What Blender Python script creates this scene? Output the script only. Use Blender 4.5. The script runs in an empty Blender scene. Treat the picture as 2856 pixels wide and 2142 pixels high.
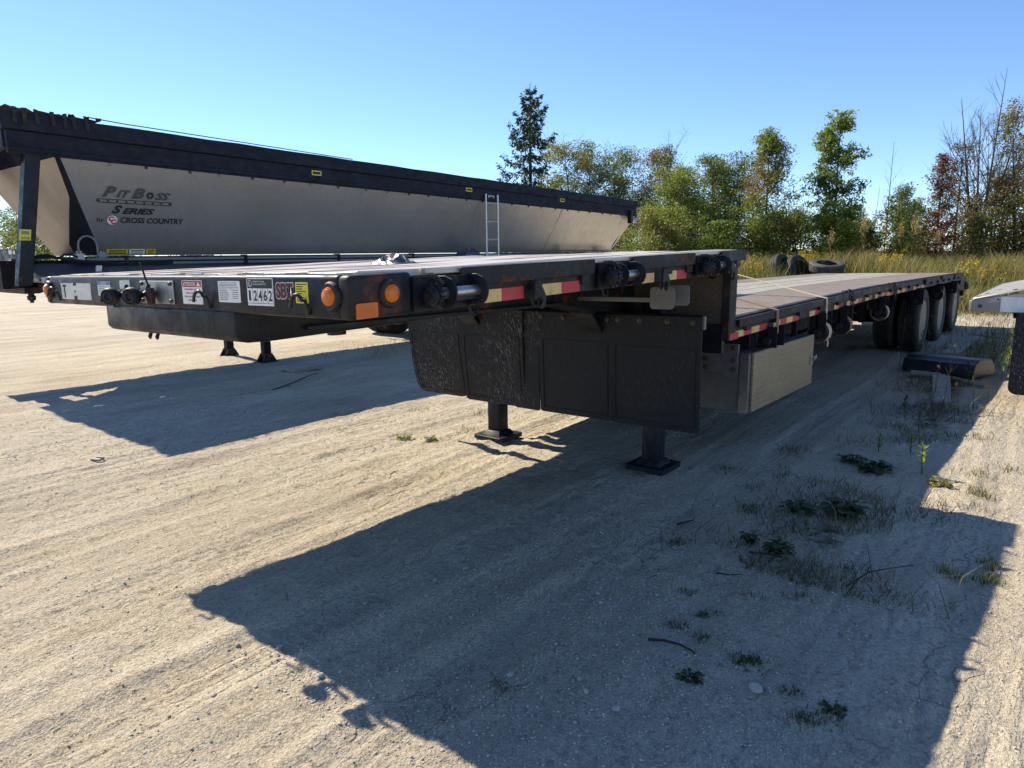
import bpy, bmesh, math, random
import numpy as np
from mathutils import Vector, Matrix, Quaternion

SC = bpy.context.scene
COL = SC.collection
random.seed(7)
RNG = np.random.default_rng(11)

# ------------------------------------------------------------------ camera
CAM_POS = Vector((-1.4226, -1.7995, 1.5078))
YAW, PITCH, ROLL = 0.6786, 0.1816, -0.0111
cam_d = bpy.data.cameras.new("camera")
cam_d.sensor_width = 36.0
cam_d.lens = 24.795
cam_d.clip_start = 0.05
cam_d.clip_end = 3000.0
cam = bpy.data.objects.new("camera", cam_d)
COL.objects.link(cam)
_F = Vector((math.cos(YAW) * math.cos(PITCH), math.sin(YAW) * math.cos(PITCH), -math.sin(PITCH)))
_R0 = Vector((math.sin(YAW), -math.cos(YAW), 0))
_U0 = _R0.cross(_F)
_R = _R0 * math.cos(ROLL) + _U0 * math.sin(ROLL)
_U = _U0 * math.cos(ROLL) - _R0 * math.sin(ROLL)
cam.matrix_world = Matrix(((_R.x, _U.x, -_F.x, CAM_POS.x), (_R.y, _U.y, -_F.y, CAM_POS.y),
                           (_R.z, _U.z, -_F.z, CAM_POS.z), (0, 0, 0, 1)))
SC.camera = cam

# ------------------------------------------------------------------ sky and sun
SUN_TO = Vector((0.035, 1.075, 1.0)).normalized()
SUN_EL = math.asin(SUN_TO.z)
SUN_AZ = math.atan2(SUN_TO.x, SUN_TO.y)
world = bpy.data.worlds.new("World")
SC.world = world
world.use_nodes = True
wt = world.node_tree
wt.nodes.clear()
w_out = wt.nodes.new("ShaderNodeOutputWorld")
w_bg = wt.nodes.new("ShaderNodeBackground")
w_sky = wt.nodes.new("ShaderNodeTexSky")
w_sky.sky_type = 'NISHITA'
w_sky.sun_disc = False
w_sky.sun_elevation = SUN_EL
w_sky.sun_rotation = SUN_AZ
w_sky.altitude = 3000.0
w_sky.air_density = 1.1
w_sky.dust_density = 0.3
w_sky.ozone_density = 5.5
w_bg.inputs["Strength"].default_value = 0.110
wt.links.new(w_sky.outputs[0], w_bg.inputs[0])
wt.links.new(w_bg.outputs[0], w_out.inputs[0])

sun_d = bpy.data.lights.new("sun", 'SUN')
sun_d.energy = 4.25
sun_d.angle = math.radians(0.55)
sun_d.color = (1.0, 0.885, 0.69)
sun = bpy.data.objects.new("sun", sun_d)
COL.objects.link(sun)
sun.rotation_mode = 'QUATERNION'
sun.rotation_quaternion = (-SUN_TO).to_track_quat('-Z', 'Y')
sun.location = (0, 30, 30)

vs = SC.view_settings
vs.view_transform = 'Standard'
vs.look = 'None'
vs.gamma = 1.0
vs.use_curve_mapping = False
vs.exposure = 0.93
SC.cycles.max_bounces = 6
SC.cycles.diffuse_bounces = 3
SC.cycles.glossy_bounces = 2
SC.cycles.transmission_bounces = 3
SC.cycles.transparent_max_bounces = 4

# ------------------------------------------------------------------ node helper
class NT:
    def __init__(self, name):
        self.m = bpy.data.materials.new(name)
        self.m.use_nodes = True
        self.t = self.m.node_tree
        self.b = self.t.nodes["Principled BSDF"]
        self.out = self.t.nodes["Material Output"]
        self.tc = self.t.nodes.new("ShaderNodeTexCoord")
    def L(self, a, b):
        self.t.links.new(a, b)
    def put(self, sock, v):
        if hasattr(v, "is_output"):
            self.L(v, sock)
        elif isinstance(v, (tuple, list)) and len(v) == 3 and sock.type == 'RGBA':
            sock.default_value = (*v, 1)
        else:
            sock.default_value = v
    def co(self, kind="Object", scale=(1, 1, 1), rot=(0, 0, 0), loc=(0, 0, 0)):
        mp = self.t.nodes.new("ShaderNodeMapping")
        self.L(self.tc.outputs[kind], mp.inputs[0])
        mp.inputs["Scale"].default_value = scale
        mp.inputs["Rotation"].default_value = rot
        mp.inputs["Location"].default_value = loc
        return mp.outputs[0]
    def remap(self, vec, scale=(1, 1, 1), rot=(0, 0, 0)):
        mp = self.t.nodes.new("ShaderNodeMapping")
        self.L(vec, mp.inputs[0])
        mp.inputs["Scale"].default_value = scale
        mp.inputs["Rotation"].default_value = rot
        return mp.outputs[0]
    def noise(self, vec, scale=5, detail=4, rough=.55, dist=0.0):
        n = self.t.nodes.new("ShaderNodeTexNoise")
        self.L(vec, n.inputs["Vector"])
        n.inputs["Scale"].default_value = scale
        n.inputs["Detail"].default_value = detail
        n.inputs["Roughness"].default_value = rough
        n.inputs["Distortion"].default_value = dist
        return n.outputs[0]
    def voro(self, vec, scale=5, feat='F1', out="Distance", rnd=1.0):
        n = self.t.nodes.new("ShaderNodeTexVoronoi")
        n.feature = feat
        self.L(vec, n.inputs["Vector"])
        n.inputs["Scale"].default_value = scale
        n.inputs["Randomness"].default_value = rnd
        return n.outputs[out]
    def ramp(self, fac, stops, interp='LINEAR'):
        r = self.t.nodes.new("ShaderNodeValToRGB")
        r.color_ramp.interpolation = interp
        el = r.color_ramp.elements
        while len(el) < len(stops):
            el.new(0.5)
        for e, (p, c) in zip(el, stops):
            e.position = p
            e.color = (c, c, c, 1) if isinstance(c, (int, float)) else (*c, 1)
        self.put(r.inputs[0], fac)
        return r.outputs[0]
    def mix(self, fac, a, b, mode='MIX'):
        n = self.t.nodes.new("ShaderNodeMix")
        n.data_type = 'RGBA'
        n.blend_type = mode
        self.put(n.inputs[0], fac)
        self.put(n.inputs[6], a)
        self.put(n.inputs[7], b)
        return n.outputs[2]
    def math(self, op, a, b=0.0, c=0.0):
        n = self.t.nodes.new("ShaderNodeMath")
        n.operation = op
        self.put(n.inputs[0], a)
        self.put(n.inputs[1], b)
        self.put(n.inputs[2], c)
        return n.outputs[0]
    def sep(self, vec):
        n = self.t.nodes.new("ShaderNodeSeparateXYZ")
        self.L(vec, n.inputs[0])
        return n.outputs
    def rand(self):
        n = self.t.nodes.new("ShaderNodeObjectInfo")
        return n.outputs["Random"]
    def attr(self, name):
        n = self.t.nodes.new("ShaderNodeAttribute")
        n.attribute_name = name
        return n.outputs
    def bump(self, h, strength=.3, dist=.01, prev=None):
        n = self.t.nodes.new("ShaderNodeBump")
        n.inputs["Strength"].default_value = strength
        n.inputs["Distance"].default_value = dist
        self.put(n.inputs["Height"], h)
        if prev is not None:
            self.L(prev, n.inputs["Normal"])
        self.L(n.outputs[0], self.b.inputs["Normal"])
        return n.outputs[0]
    def fin(self, col=None, rough=None, metal=None, spec=None):
        if col is not None: self.put(self.b.inputs["Base Color"], col)
        if rough is not None: self.put(self.b.inputs["Roughness"], rough)
        if metal is not None: self.put(self.b.inputs["Metallic"], metal)
        if spec is not None: self.put(self.b.inputs["Specular IOR Level"], spec)
        return self.m

def flat(name, col, rough=.5, metal=0.0, var=.12, nscale=14, spec=.5, bump=0.0):
    t = NT(name)
    v = t.co()
    n = t.noise(v, nscale, 5, .6)
    c = t.ramp(n, [(.3, tuple(x * (1 - var) for x in col)), (.7, tuple(min(1, x * (1 + var)) for x in col))])
    if bump: t.bump(t.noise(v, nscale * 6, 3), bump, .002)
    return t.fin(c, rough, metal, spec)

def m_paint(name, base, dust, rust_amt, rough=.42, rust=(.10, .045, .025), streak=(1, 1, .35)):
    """old dark paint: dust film, chips and rust patches"""
    t = NT(name)
    v = t.co()
    vs_ = t.co(scale=streak)
    n1 = t.noise(v, 2.3, 6, .62)
    n2 = t.noise(vs_, 26, 6, .65)
    n3 = t.noise(v, 7.0, 8, .68, .4)
    c = t.ramp(n2, [(.32, tuple(x * .75 for x in base)), (.62, base), (.82, dust)])
    c = t.mix(t.math('MULTIPLY', t.ramp(n1, [(.42, 0.0), (.75, .7)]), t.ramp(n2, [(.35, 0.), (.7, 1.)])), c, dust)
    rf = t.ramp(n3, [(.62 - rust_amt, 0.0), (.70 - rust_amt, 1.0)])
    rc = t.ramp(t.noise(v, 40, 5, .7), [(.3, tuple(x * .5 for x in rust)), (.7, tuple(x * 1.5 for x in rust))])
    c = t.mix(rf, c, rc)
    r = t.ramp(n3, [(.35, rough - .1), (.7, rough + .3)])
    t.bump(t.math('ADD', t.math('MULTIPLY', n3, .6), t.math('MULTIPLY', n2, .4)), .25, .004)
    return t.fin(c, r, 0.0, .28)

MAT = {}
MAT['black'] = m_paint("black_paint", (.010, .012, .017), (.036, .040, .047), .02)
MAT['black_front'] = m_paint("weathered_black_front", (.0095, .0115, .016), (.030, .034, .041), .015, .40, streak=(1, 1, .25))
MAT['rail'] = m_paint("worn_rail_steel", (.015, .016, .018), (.046, .045, .044), .06, .5, streak=(.25, 1, 1))
MAT['rusty'] = m_paint("rusty_corner_steel", (.016, .014, .016), (.05, .042, .04), .14, .55, (.075, .030, .020))
MAT['under'] = m_paint("dusty_chassis_black", (.007, .007, .009), (.024, .023, .022), .03, .65)
MAT['tarpband'] = m_paint("faded_black_steel_band", (.010, .012, .022), (.022, .025, .040), .02, .6, (.022, .014, .018), streak=(.2, 1, 1))
MAT['greysteel'] = flat("grey_painted_panel", (.17, .165, .158), .55, 0, .1)
MAT['toolside'] = flat("dull_grey_box_steel", (.14, .138, .135), .5, .2, .15)
MAT['fendercap'] = flat("pale_grey_fender_paint", (.31, .298, .272), .5, .1, .08, 8)
MAT['bolt'] = flat("rusty_bolt_steel", (.10, .075, .06), .55, .5, .3, 60)
MAT['stainless'] = flat("dull_stainless_plate", (.30, .30, .30), .38, .85, .15, 30)
MAT['chrome'] = flat("worn_bright_steel", (.42, .41, .40), .3, .9, .2, 30)
MAT['castblack'] = flat("cast_iron_black", (.014, .014, .016), .45, .2, .3, 40, bump=.3)
MAT['rubber_ring'] = flat("black_rubber_grommet", (.012, .012, .013), .6, 0, .2, 40)
MAT['amber'] = flat("amber_lens_plastic", (.62, .145, .006), .3, 0, .12, 20, .5)
MAT['white'] = flat("weathered_white_sticker", (.80, .78, .72), .5, 0, .12, 22)
MAT['offwhite'] = flat("yellowed_white_sticker", (.72, .69, .58), .55, 0, .16, 22)
MAT['yellow'] = flat("yellow_sticker", (.72, .60, .02), .45, 0, .08)
MAT['red'] = flat("red_print", (.45, .035, .035), .5, 0, .12)
MAT['blue'] = flat("blue_print", (.045, .12, .32), .5, 0, .12)
MAT['ink'] = flat("black_ink", (.016, .017, .02), .6, 0, .1)
MAT['greyink'] = flat("grey_print_lines", (.22, .22, .22), .6, 0, .1)
MAT['darkgrey'] = flat("charcoal_lettering", (.075, .08, .095), .5, 0, .1)
MAT['pinkred'] = flat("crimson_emblem", (.55, .04, .07), .45, 0, .1)
MAT['strap'] = flat("beige_webbing", (.52, .44, .29), .8, 0, .15, 60, bump=.4)
MAT['strapold'] = flat("dirty_tan_webbing", (.22, .155, .085), .85, 0, .3, 50, bump=.4)
MAT['chain'] = flat("dark_chain_steel", (.06, .055, .05), .5, .7, .3, 60)
MAT['rim'] = flat("dusty_white_rim_paint", (.17, .16, .142), .55, 0, .18, 12)
MAT['plastic_black'] = flat("black_plastic", (.016, .018, .026), .33, 0, .2, 6)
MAT['bluebox'] = flat("blue_valve_paint", (.025, .06, .16), .5, 0, .15)
MAT['foil'] = flat("crumpled_silver_film", (.07, .075, .09), .4, .4, .4, 20)
MAT['hose'] = flat("grey_hose_conduit", (.20, .21, .22), .5, .3, .1)
MAT['alu'] = flat("extruded_aluminium", (.50, .50, .49), .38, .8, .12, 20)

def m_tape(name, col, rusty):
    t = NT(name)
    v = t.co()
    n = t.noise(t.co(scale=(1, 1, .18)), 24, 5, .7)
    n2 = t.noise(v, 9, 6, .7)
    c = t.ramp(n2, [(.3, tuple(x * .7 for x in col)), (.65, col)])
    c = t.mix(t.ramp(n, [(.55, 0.), (.68, .75 * rusty)]), c, (.24, .10, .03))
    c = t.mix(t.ramp(t.noise(v, 30, 6, .75), [(.66, 0.), (.70, .85)]), c, (.03, .027, .025))
    return t.fin(c, .45, 0, .5)
MAT['tape_r'] = m_tape("red_reflective_tape", (.56, .03, .04), .1)
MAT['tape_w'] = m_tape("yellowed_reflective_tape", (.80, .55, .20), .9)
MAT['orange_refl'] = m_tape("chipped_orange_reflector", (.72, .16, .006), .1)

def m_wood(name, a, b, dark, rough=.55, long=.06):
    t = NT(name)
    v = t.co(scale=(long, 1, 1))
    rnd = t.rand()
    off = t.t.nodes.new("ShaderNodeVectorMath"); off.operation = 'ADD'
    cmb = t.t.nodes.new("ShaderNodeCombineXYZ")
    t.put(cmb.inputs[0], t.math('MULTIPLY', rnd, 37.0)); t.put(cmb.inputs[1], t.math('MULTIPLY', rnd, 11.0))
    t.L(v, off.inputs[0]); t.L(cmb.outputs[0], off.inputs[1])
    n1 = t.noise(off.outputs[0], 60, 6, .65, .6)
    n2 = t.noise(off.outputs[0], 12, 5, .6)
    n3 = t.noise(t.co(), 3.5, 6, .7)
    c = t.ramp(n1, [(.30, dark), (.45, a), (.72, b)])
    c = t.mix(t.ramp(n2, [(.35, 0.), (.75, .55)]), c, a)
    c = t.mix(t.ramp(n3, [(.55, 0.), (.75, .4)]), c, dark)
    c = t.mix(t.math('MULTIPLY', rnd, .35), c, a)
    t.bump(n1, .5, .004)
    return t.fin(c, rough, 0, .5)
MAT['plank'] = m_wood("weathered_deck_plank", (.58, .50, .41), (.80, .73, .63), (.18, .11, .08), .34)
MAT['plank2'] = m_wood("bleached_deck_plank", (.34, .31, .25), (.52, .48, .39), (.12, .09, .065), .5)
MAT['ply'] = m_wood("brown_bulkhead_board", (.085, .062, .042), (.16, .12, .085), (.03, .022, .016), .6, 1.0)
MAT['board'] = m_wood("grey_scrap_board", (.26, .24, .21), (.38, .36, .32), (.09, .08, .07), .7, .15)

def m_plate():
    """rusty grip plate: a grid of small squares in relief"""
    t = NT("rusty_grip_plate")
    v = t.co()
    s = t.sep(v)
    def cell(o, k):
        f = t.math('FRACT', t.math('MULTIPLY', o, k))
        return t.math('MULTIPLY', t.math('ABSOLUTE', t.math('SUBTRACT', f, .5)), 2.0)
    gx, gy = cell(s[0], 22.0), cell(s[1], 22.0)
    g = t.ramp(t.math('MAXIMUM', gx, gy), [(.62, 1.0), (.8, 0.0)])
    n = t.noise(v, 1.4, 7, .7)
    n2 = t.noise(v, 30, 5, .7)
    c = t.ramp(n, [(.32, (.46, .25, .12)), (.46, (.46, .36, .26)), (.62, (.46, .41, .34))])
    c = t.mix(t.ramp(n2, [(.35, .45), (.65, 0.)]), c, (.07, .045, .03))
    c = t.mix(g, t.mix(.8, c, (.035, .024, .018)), c)
    t.bump(g, .8, .006)
    return t.fin(c, t.ramp(n2, [(.3, .42), (.7, .62)]), .1, .5)
MAT['plate'] = m_plate()

def m_diamond(name, col, rough, k=26.0, metal=.85, axes=(0, 2)):
    """checker plate: lens shaped lugs, alternately turned"""
    t = NT(name)
    v = t.co()
    s = t.sep(v)
    a = t.math('MULTIPLY', s[axes[0]], k); b = t.math('MULTIPLY', s[axes[1]], k)
    par = t.math('MODULO', t.math('ADD', t.math('FLOOR', a), t.math('FLOOR', b)), 2.0)
    par = t.math('ABSOLUTE', par)
    fa = t.math('SUBTRACT', t.math('FRACT', a), .5); fb = t.math('SUBTRACT', t.math('FRACT', b), .5)
    p = t.math('ADD', fa, fb); m_ = t.math('SUBTRACT', fa, fb)
    def lens(x, y):
        return t.math('ADD', t.math('MULTIPLY', t.math('ABSOLUTE', x), 1.1), t.math('MULTIPLY', t.math('POWER', t.math('ABSOLUTE', y), 1.0), 3.2))
    l1, l2 = lens(p, m_), lens(m_, p)
    l = t.math('ADD', t.math('MULTIPLY', l1, par), t.math('MULTIPLY', l2, t.math('SUBTRACT', 1.0, par)))
    g = t.ramp(l, [(.55, 1.0), (.95, 0.0)])
    n = t.noise(v, 6, 6, .7)
    st = t.noise(t.co(scale=(1, 1, .12)), 30, 5, .7)
    c = t.ramp(n, [(.3, tuple(x * .75 for x in col)), (.7, col)])
    c = t.mix(t.ramp(st, [(.5, 0.), (.72, .5)]), c, tuple(x * .55 for x in col))
    t.bump(g, .9, .004)
    return t.fin(c, t.ramp(n, [(.3, rough - .06), (.7, rough + .14)]), metal, .5)
MAT['diamond'] = m_diamond("aluminium_checker_plate", (.40, .32, .20), .5, 26.0, .4)
MAT['fendershade'] = m_diamond("shaded_tread_plate", (.085, .095, .125), .5, 20.0, .3, (0, 1))  # darker, bluer copy of the fender tread; the hopper's shade is in its colour
MAT['fendertop'] = m_diamond("tread_plate_fender_top", (.42, .405, .38), .5, 20.0, .45, (0, 1))

def m_sheet():
    """dull aluminium sheet, dusty, faintly streaked"""
    t = NT("dull_aluminium_sheet")
    v = t.co()
    n = t.noise(v, .8, 8, .66, .3)
    st = t.noise(t.co(scale=(1, 1, .06)), 14, 6, .7)
    c = t.ramp(n, [(.3, (.50, .48, .445)), (.7, (.64, .62, .585))])
    c = t.mix(t.ramp(st, [(.48, 0.), (.75, .55)]), c, (.40, .37, .32))
    t.bump(t.noise(v, 1.3, 3, .5), .3, .03)
    return t.fin(c, t.ramp(st, [(.3, .30), (.7, .44)]), .82, .5)
MAT['sheet'] = m_sheet()
def m_front_sheet():
    t = NT("dusty_brown_tinted_sheet")
    v = t.co()
    n = t.noise(v, 1.5, 7, .65)
    st = t.noise(t.co(scale=(.3, 3, .3)), 8, 6, .7)
    c = t.ramp(n, [(.3, (.19, .165, .15)), (.7, (.30, .272, .25))])
    c = t.mix(t.ramp(st, [(.5, 0.), (.7, .4)]), c, (.13, .11, .098))
    return t.fin(c, .34, .85, .5)
MAT['sheet_front'] = m_front_sheet()

def m_flap():
    t = NT("scuffed_rubber_mudflap")
    v = t.co()
    w = t.noise(v, 5, 4, .6)
    sc = t.noise(t.remap(t.co(rot=(.38, 0, 0)), scale=(1, 1, .15)), 140, 3, .65)
    lft = t.math('GREATER_THAN', t.sep(v)[1], -.12)
    sp = t.noise(t.co(), 130, 2, .6)
    c = t.ramp(w, [(.3, (.011, .012, .0155)), (.7, (.019, .020, .024))])
    m1 = t.math('MULTIPLY', t.ramp(sc, [(.575, 0.), (.625, .7)]), t.math('MULTIPLY', t.ramp(t.noise(v, 2.4, 3), [(.40, 0.), (.58, .9)]), t.math('ADD', .12, t.math('MULTIPLY', lft, .88))))
    c = t.mix(m1, c, (.30, .30, .30))
    c = t.mix(t.ramp(sp, [(.70, 0.), (.76, .4)]), c, (.09, .09, .10))
    st = t.noise(t.co(scale=(1, 8, .5)), 6, 5, .7)
    c = t.mix(t.ramp(st, [(.5, 0.), (.8, .3)]), c, (.03, .031, .036))
    t.bump(t.math('ADD', t.noise(v, 220, 2), t.math('MULTIPLY', sc, .6)), .35, .002)
    return t.fin(c, t.ramp(w, [(.3, .48), (.7, .65)]), 0, .22)
MAT['flap'] = m_flap()
def m_tyre(name="tyre_rubber", b=.016, dust=.06):
    t = NT(name)
    v = t.co()
    n = t.noise(v, 9, 6, .65)
    c = t.ramp(n, [(.35, (b, b, b * 1.05)), (.72, (dust, dust * .94, dust * .84))])
    t.bump(t.noise(v, 120, 3), .25, .003)
    return t.fin(c, .72, 0, .35)
MAT['tyre'] = m_tyre()
MAT['tyre_old'] = m_tyre("grey_scrap_tyre_rubber", .035, .13)

def m_leaf(name, c1, c2, trans=.45):
    c1 = tuple(x * 1.4 for x in c1); c2 = tuple(x * 1.5 for x in c2)
    t = NT(name)
    r = t.attr("tint")[2]
    c = t.ramp(r, [(0.0, tuple(x * .6 for x in c1)), (.5, c1), (1.0, c2)])
    t.put(t.b.inputs["Base Color"], c)
    t.b.inputs["Roughness"].default_value = .5
    t.b.inputs["Specular IOR Level"].default_value = .35
    tr = t.t.nodes.new("ShaderNodeBsdfTranslucent")
    t.L(c, tr.inputs[0])
    mx = t.t.nodes.new("ShaderNodeMixShader")
    mx.inputs[0].default_value = trans
    t.L(t.b.outputs[0], mx.inputs[1]); t.L(tr.outputs[0], mx.inputs[2])
    t.L(mx.outputs[0], t.out.inputs[0])
    return t.m
LEAF = {
 'green': m_leaf("mid_green_leaf", (.125, .17, .030), (.23, .28, .05)),
 'bright': m_leaf("bright_green_leaf", (.16, .21, .03), (.28, .33, .05)),
 'dark': m_leaf("dark_green_leaf", (.055, .082, .022), (.11, .145, .035)),
 'olive': m_leaf("olive_leaf", (.15, .145, .038), (.26, .24, .065)),
 'orange': m_leaf("orange_brown_leaf", (.17, .085, .028), (.27, .14, .04)),
 'brown': m_leaf("dull_brown_leaf", (.13, .105, .05), (.21, .17, .085)),
 'red': m_leaf("crimson_leaf", (.10, .018, .022), (.19, .04, .035)),
 'yellow': m_leaf("goldenrod_yellow", (.42, .27, .012), (.62, .42, .03), .2),
 'needle': m_leaf("spruce_needle", (.024, .044, .022), (.055, .085, .040), .2),
 'grass': m_leaf("tall_grass_green", (.15, .15, .034), (.27, .25, .065)),
 'straw': m_leaf("dry_grass_straw", (.25, .19, .075), (.40, .32, .15)),
 'weed': m_leaf("weed_green", (.038, .060, .020), (.085, .115, .038)),
 'deadweed': m_leaf("dead_weed_brown", (.11, .085, .05), (.20, .16, .10)),
}
def m_bark(name, a, b):
    t = NT(name)
    n = t.noise(t.co(scale=(1, 1, .3)), 14, 6, .7)
    t.bump(n, .6, .02)
    return t.fin(t.ramp(n, [(.3, a), (.7, b)]), .85, 0, .2)
MAT['bark'] = m_bark("grey_brown_bark", (.035, .028, .022), (.10, .085, .07))
MAT['baretwig'] = m_bark("bare_grey_twig", (.085, .065, .055), (.17, .14, .125))
MAT['stick'] = m_bark("dark_stick_bark", (.02, .015, .013), (.05, .04, .033))
def m_stone():
    t = NT("pale_limestone")
    v = t.co()
    n = t.noise(v, 25, 6, .65)
    c = t.ramp(n, [(.3, (.40, .375, .32)), (.7, (.58, .55, .48))])
    t.bump(n, .5, .01)
    return t.fin(c, .85, 0, .3)
MAT['stone'] = m_stone()

# ------------------------------------------------------------------ mesh helper
ROOTLOC = {}
def tag(o, label=None, cat=None, group=None, kind=None):
    if label: o["label"] = label
    if cat: o["category"] = cat
    if group: o["group"] = group
    if kind: o["kind"] = kind
    return o
def thing(name, loc, label, cat, group=None):
    o = bpy.data.objects.new(name, None)
    o.empty_display_size = .3
    o.location = loc
    COL.objects.link(o)
    ROOTLOC[o] = Vector(loc)
    return tag(o, label, cat, group)
def link(o, parent):
    COL.objects.link(o)
    if parent is not None:
        o.parent = parent
        ROOTLOC[o] = ROOTLOC.get(parent, Vector((0, 0, 0)))
    return o
def copy_obj(o, parent=None):
    c = o.copy()
    COL.objects.link(c)
    if parent is not None:
        c.parent = parent
    ROOTLOC[c] = ROOTLOC.get(parent, Vector(o.location)) if parent is not None else Vector(o.location)
    return c
def copy_tree(o, parent=None):
    c = copy_obj(o, parent)
    for ch in list(o.children):
        copy_tree(ch, c)
    return c

class MB:
    def __init__(self):
        self.v = []; self.f = []; self.s = []; self.mi = []; self.cur = 0
    def add(self, vs_, fs, smooth=False):
        n = len(self.v)
        self.v += [tuple(p) for p in vs_]
        for f in fs:
            self.f.append(tuple(i + n for i in f)); self.s.append(smooth); self.mi.append(self.cur)
        return self
    def box(self, x0, x1, y0, y1, z0, z1, nx=1):
        vs_, fs = [], []
        for i in range(nx + 1):
            x = x0 + (x1 - x0) * i / nx
            vs_ += [(x, y0, z0), (x, y1, z0), (x, y1, z1), (x, y0, z1)]
        for i in range(nx):
            a = 4 * i; b = a + 4
            for k in range(4):
                k2 = (k + 1) % 4
                fs.append((a + k, a + k2, b + k2, b + k))
        fs.append((3, 2, 1, 0)); e = 4 * nx
        fs.append((e, e + 1, e + 2, e + 3))
        return self.add(vs_, fs)
    def obox(self, c, ax, ay, az):
        c, ax, ay, az = Vector(c), Vector(ax), Vector(ay), Vector(az)
        vs_ = [c + ax * i + ay * j + az * k for i in (-1, 1) for j in (-1, 1) for k in (-1, 1)]
        fs = [(0, 1, 3, 2), (4, 6, 7, 5), (0, 4, 5, 1), (2, 3, 7, 6), (0, 2, 6, 4), (1, 5, 7, 3)]
        if ax.cross(ay).dot(az) < 0: fs = [f[::-1] for f in fs]
        return self.add(vs_, fs)
    def prism(self, poly, axis, a, b):
        """poly in the two other axes (cyclic order x,y,z), extruded along axis from a to b"""
        n = len(poly)
        def P(p, t):
            if axis == 'x': return (t, p[0], p[1])
            if axis == 'y': return (p[0], t, p[1])
            return (p[0], p[1], t)
        vs_ = [P(p, a) for p in poly] + [P(p, b) for p in poly]
        fs = [tuple(range(n)), tuple(range(2 * n - 1, n - 1, -1))]
        fs += [(i, i + n, (i + 1) % n + n, (i + 1) % n) for i in range(n)]
        return self.add(vs_, fs)
    def tube(self, pts, r, n=8, caps=True, r1=None, closed=False):
        pts = [Vector(p) for p in pts]
        m = len(pts); vs_ = []
        up = Vector((.13, .27, 1)).normalized()
        for i, p in enumerate(pts):
            if closed: d = pts[(i + 1) % m] - pts[i - 1]
            else: d = pts[min(i + 1, m - 1)] - pts[max(i - 1, 0)]
            d.normalize()
            a = d.cross(up)
            if a.length < .05: a = d.cross(Vector((1, 0, 0)))
            a.normalize(); b = d.cross(a)
            rr = r if r1 is None else r + (r1 - r) * i / max(1, m - 1)
            for k in range(n):
                t = 2 * math.pi * k / n
                vs_.append(p + (a * math.cos(t) + b * math.sin(t)) * rr)
        fs = []
        for i in range(m if closed else m - 1):
            j = (i + 1) % m
            for k in range(n):
                k2 = (k + 1) % n
                fs.append((i * n + k, j * n + k, j * n + k2, i * n + k2))
        self.add(vs_, fs, True)
        if caps and not closed:
            o = len(self.v) - len(vs_)
            self.f.append(tuple(o + k for k in range(n))); self.s.append(False); self.mi.append(self.cur)
            self.f.append(tuple(o + (m - 1) * n + k for k in range(n - 1, -1, -1))); self.s.append(False); self.mi.append(self.cur)
        return self
    def lathe(self, prof, c, axis=(0, 0, 1), n=24, smooth=True, wob=None):
        """prof: (radius, along axis)"""
        c = Vector(c); ax = Vector(axis).normalized()
        a = ax.cross(Vector((0, 0, 1)))
        if a.length < .05: a = Vector((1, 0, 0))
        a.normalize(); b = ax.cross(a)
        vs_, fs = [], []
        m = len(prof)
        for i, (r, h) in enumerate(prof):
            for k in range(n):
                t = 2 * math.pi * k / n
                hh = h + (wob(i, k) if wob else 0)
                vs_.append(c + ax * hh + (a * math.cos(t) + b * math.sin(t)) * r)
        for i in range(m - 1):
            for k in range(n):
                k2 = (k + 1) % n
                fs.append((i * n + k, (i + 1) * n + k, (i + 1) * n + k2, i * n + k2))
        self.add(vs_, fs, smooth)
        o = len(self.v) - len(vs_)
        for i, rev in ((0, False), (m - 1, True)):
            if prof[i][0] > 1e-4:
                ring = [o + i * n + k for k in range(n)]
                self.f.append(tuple(ring if not rev else ring[::-1])); self.s.append(False); self.mi.append(self.cur)
        return self
    def build(self, name, mats, parent=None, bev=0, seg=1, fn=None, smooth=None, origin=None):
        if not isinstance(mats, (list, tuple)): mats = [mats]
        off = ROOTLOC.get(parent, Vector((0, 0, 0))) if parent is not None else Vector((0, 0, 0))
        if origin is not None: off = Vector(origin)
        me = bpy.data.meshes.new(name)
        V = [Vector(p) for p in self.v]
        if bev:
            me.from_pydata(V, [], self.f)
            bm = bmesh.new(); bm.from_mesh(me)
            bmesh.ops.remove_doubles(bm, verts=bm.verts, dist=1e-5)
            ed = [e for e in bm.edges if len(e.link_faces) == 2 and e.calc_face_angle(0) > .5]
            bmesh.ops.bevel(bm, geom=ed, offset=bev, segments=seg, affect='EDGES', profile=.5, clamp_overlap=True)
            bmesh.ops.recalc_face_normals(bm, faces=bm.faces)
            for v in bm.verts:
                p = fn(v.co) if fn else v.co
                v.co = Vector(p) - off
            bm.to_mesh(me); bm.free()
            if seg > 1:
                for p in me.polygons: p.use_smooth = True
                try: me.set_sharp_from_angle(angle=math.radians(50))
                except Exception: pass
        else:
            V = [Vector(fn(p) if fn else p) - off for p in V]
            me.from_pydata(V, [], self.f)
            me.polygons.foreach_set("use_smooth", self.s if smooth is None else [smooth] * len(self.f))
            me.polygons.foreach_set("material_index", self.mi)
            if any(self.s):
                try: me.set_sharp_from_angle(angle=math.radians(42))
                except Exception: pass
            bm = bmesh.new(); bm.from_mesh(me)
            bmesh.ops.recalc_face_normals(bm, faces=bm.faces)
            bm.to_mesh(me); bm.free()
        for m in mats: me.materials.append(m)
        me.update()
        o = bpy.data.objects.new(name, me)
        link(o, parent)
        if parent is None and origin is not None:
            o.location = origin; ROOTLOC[o] = Vector(origin)
        elif parent is not None and origin is not None:
            o.location = Vector(origin) - ROOTLOC[parent]
        return o

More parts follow.
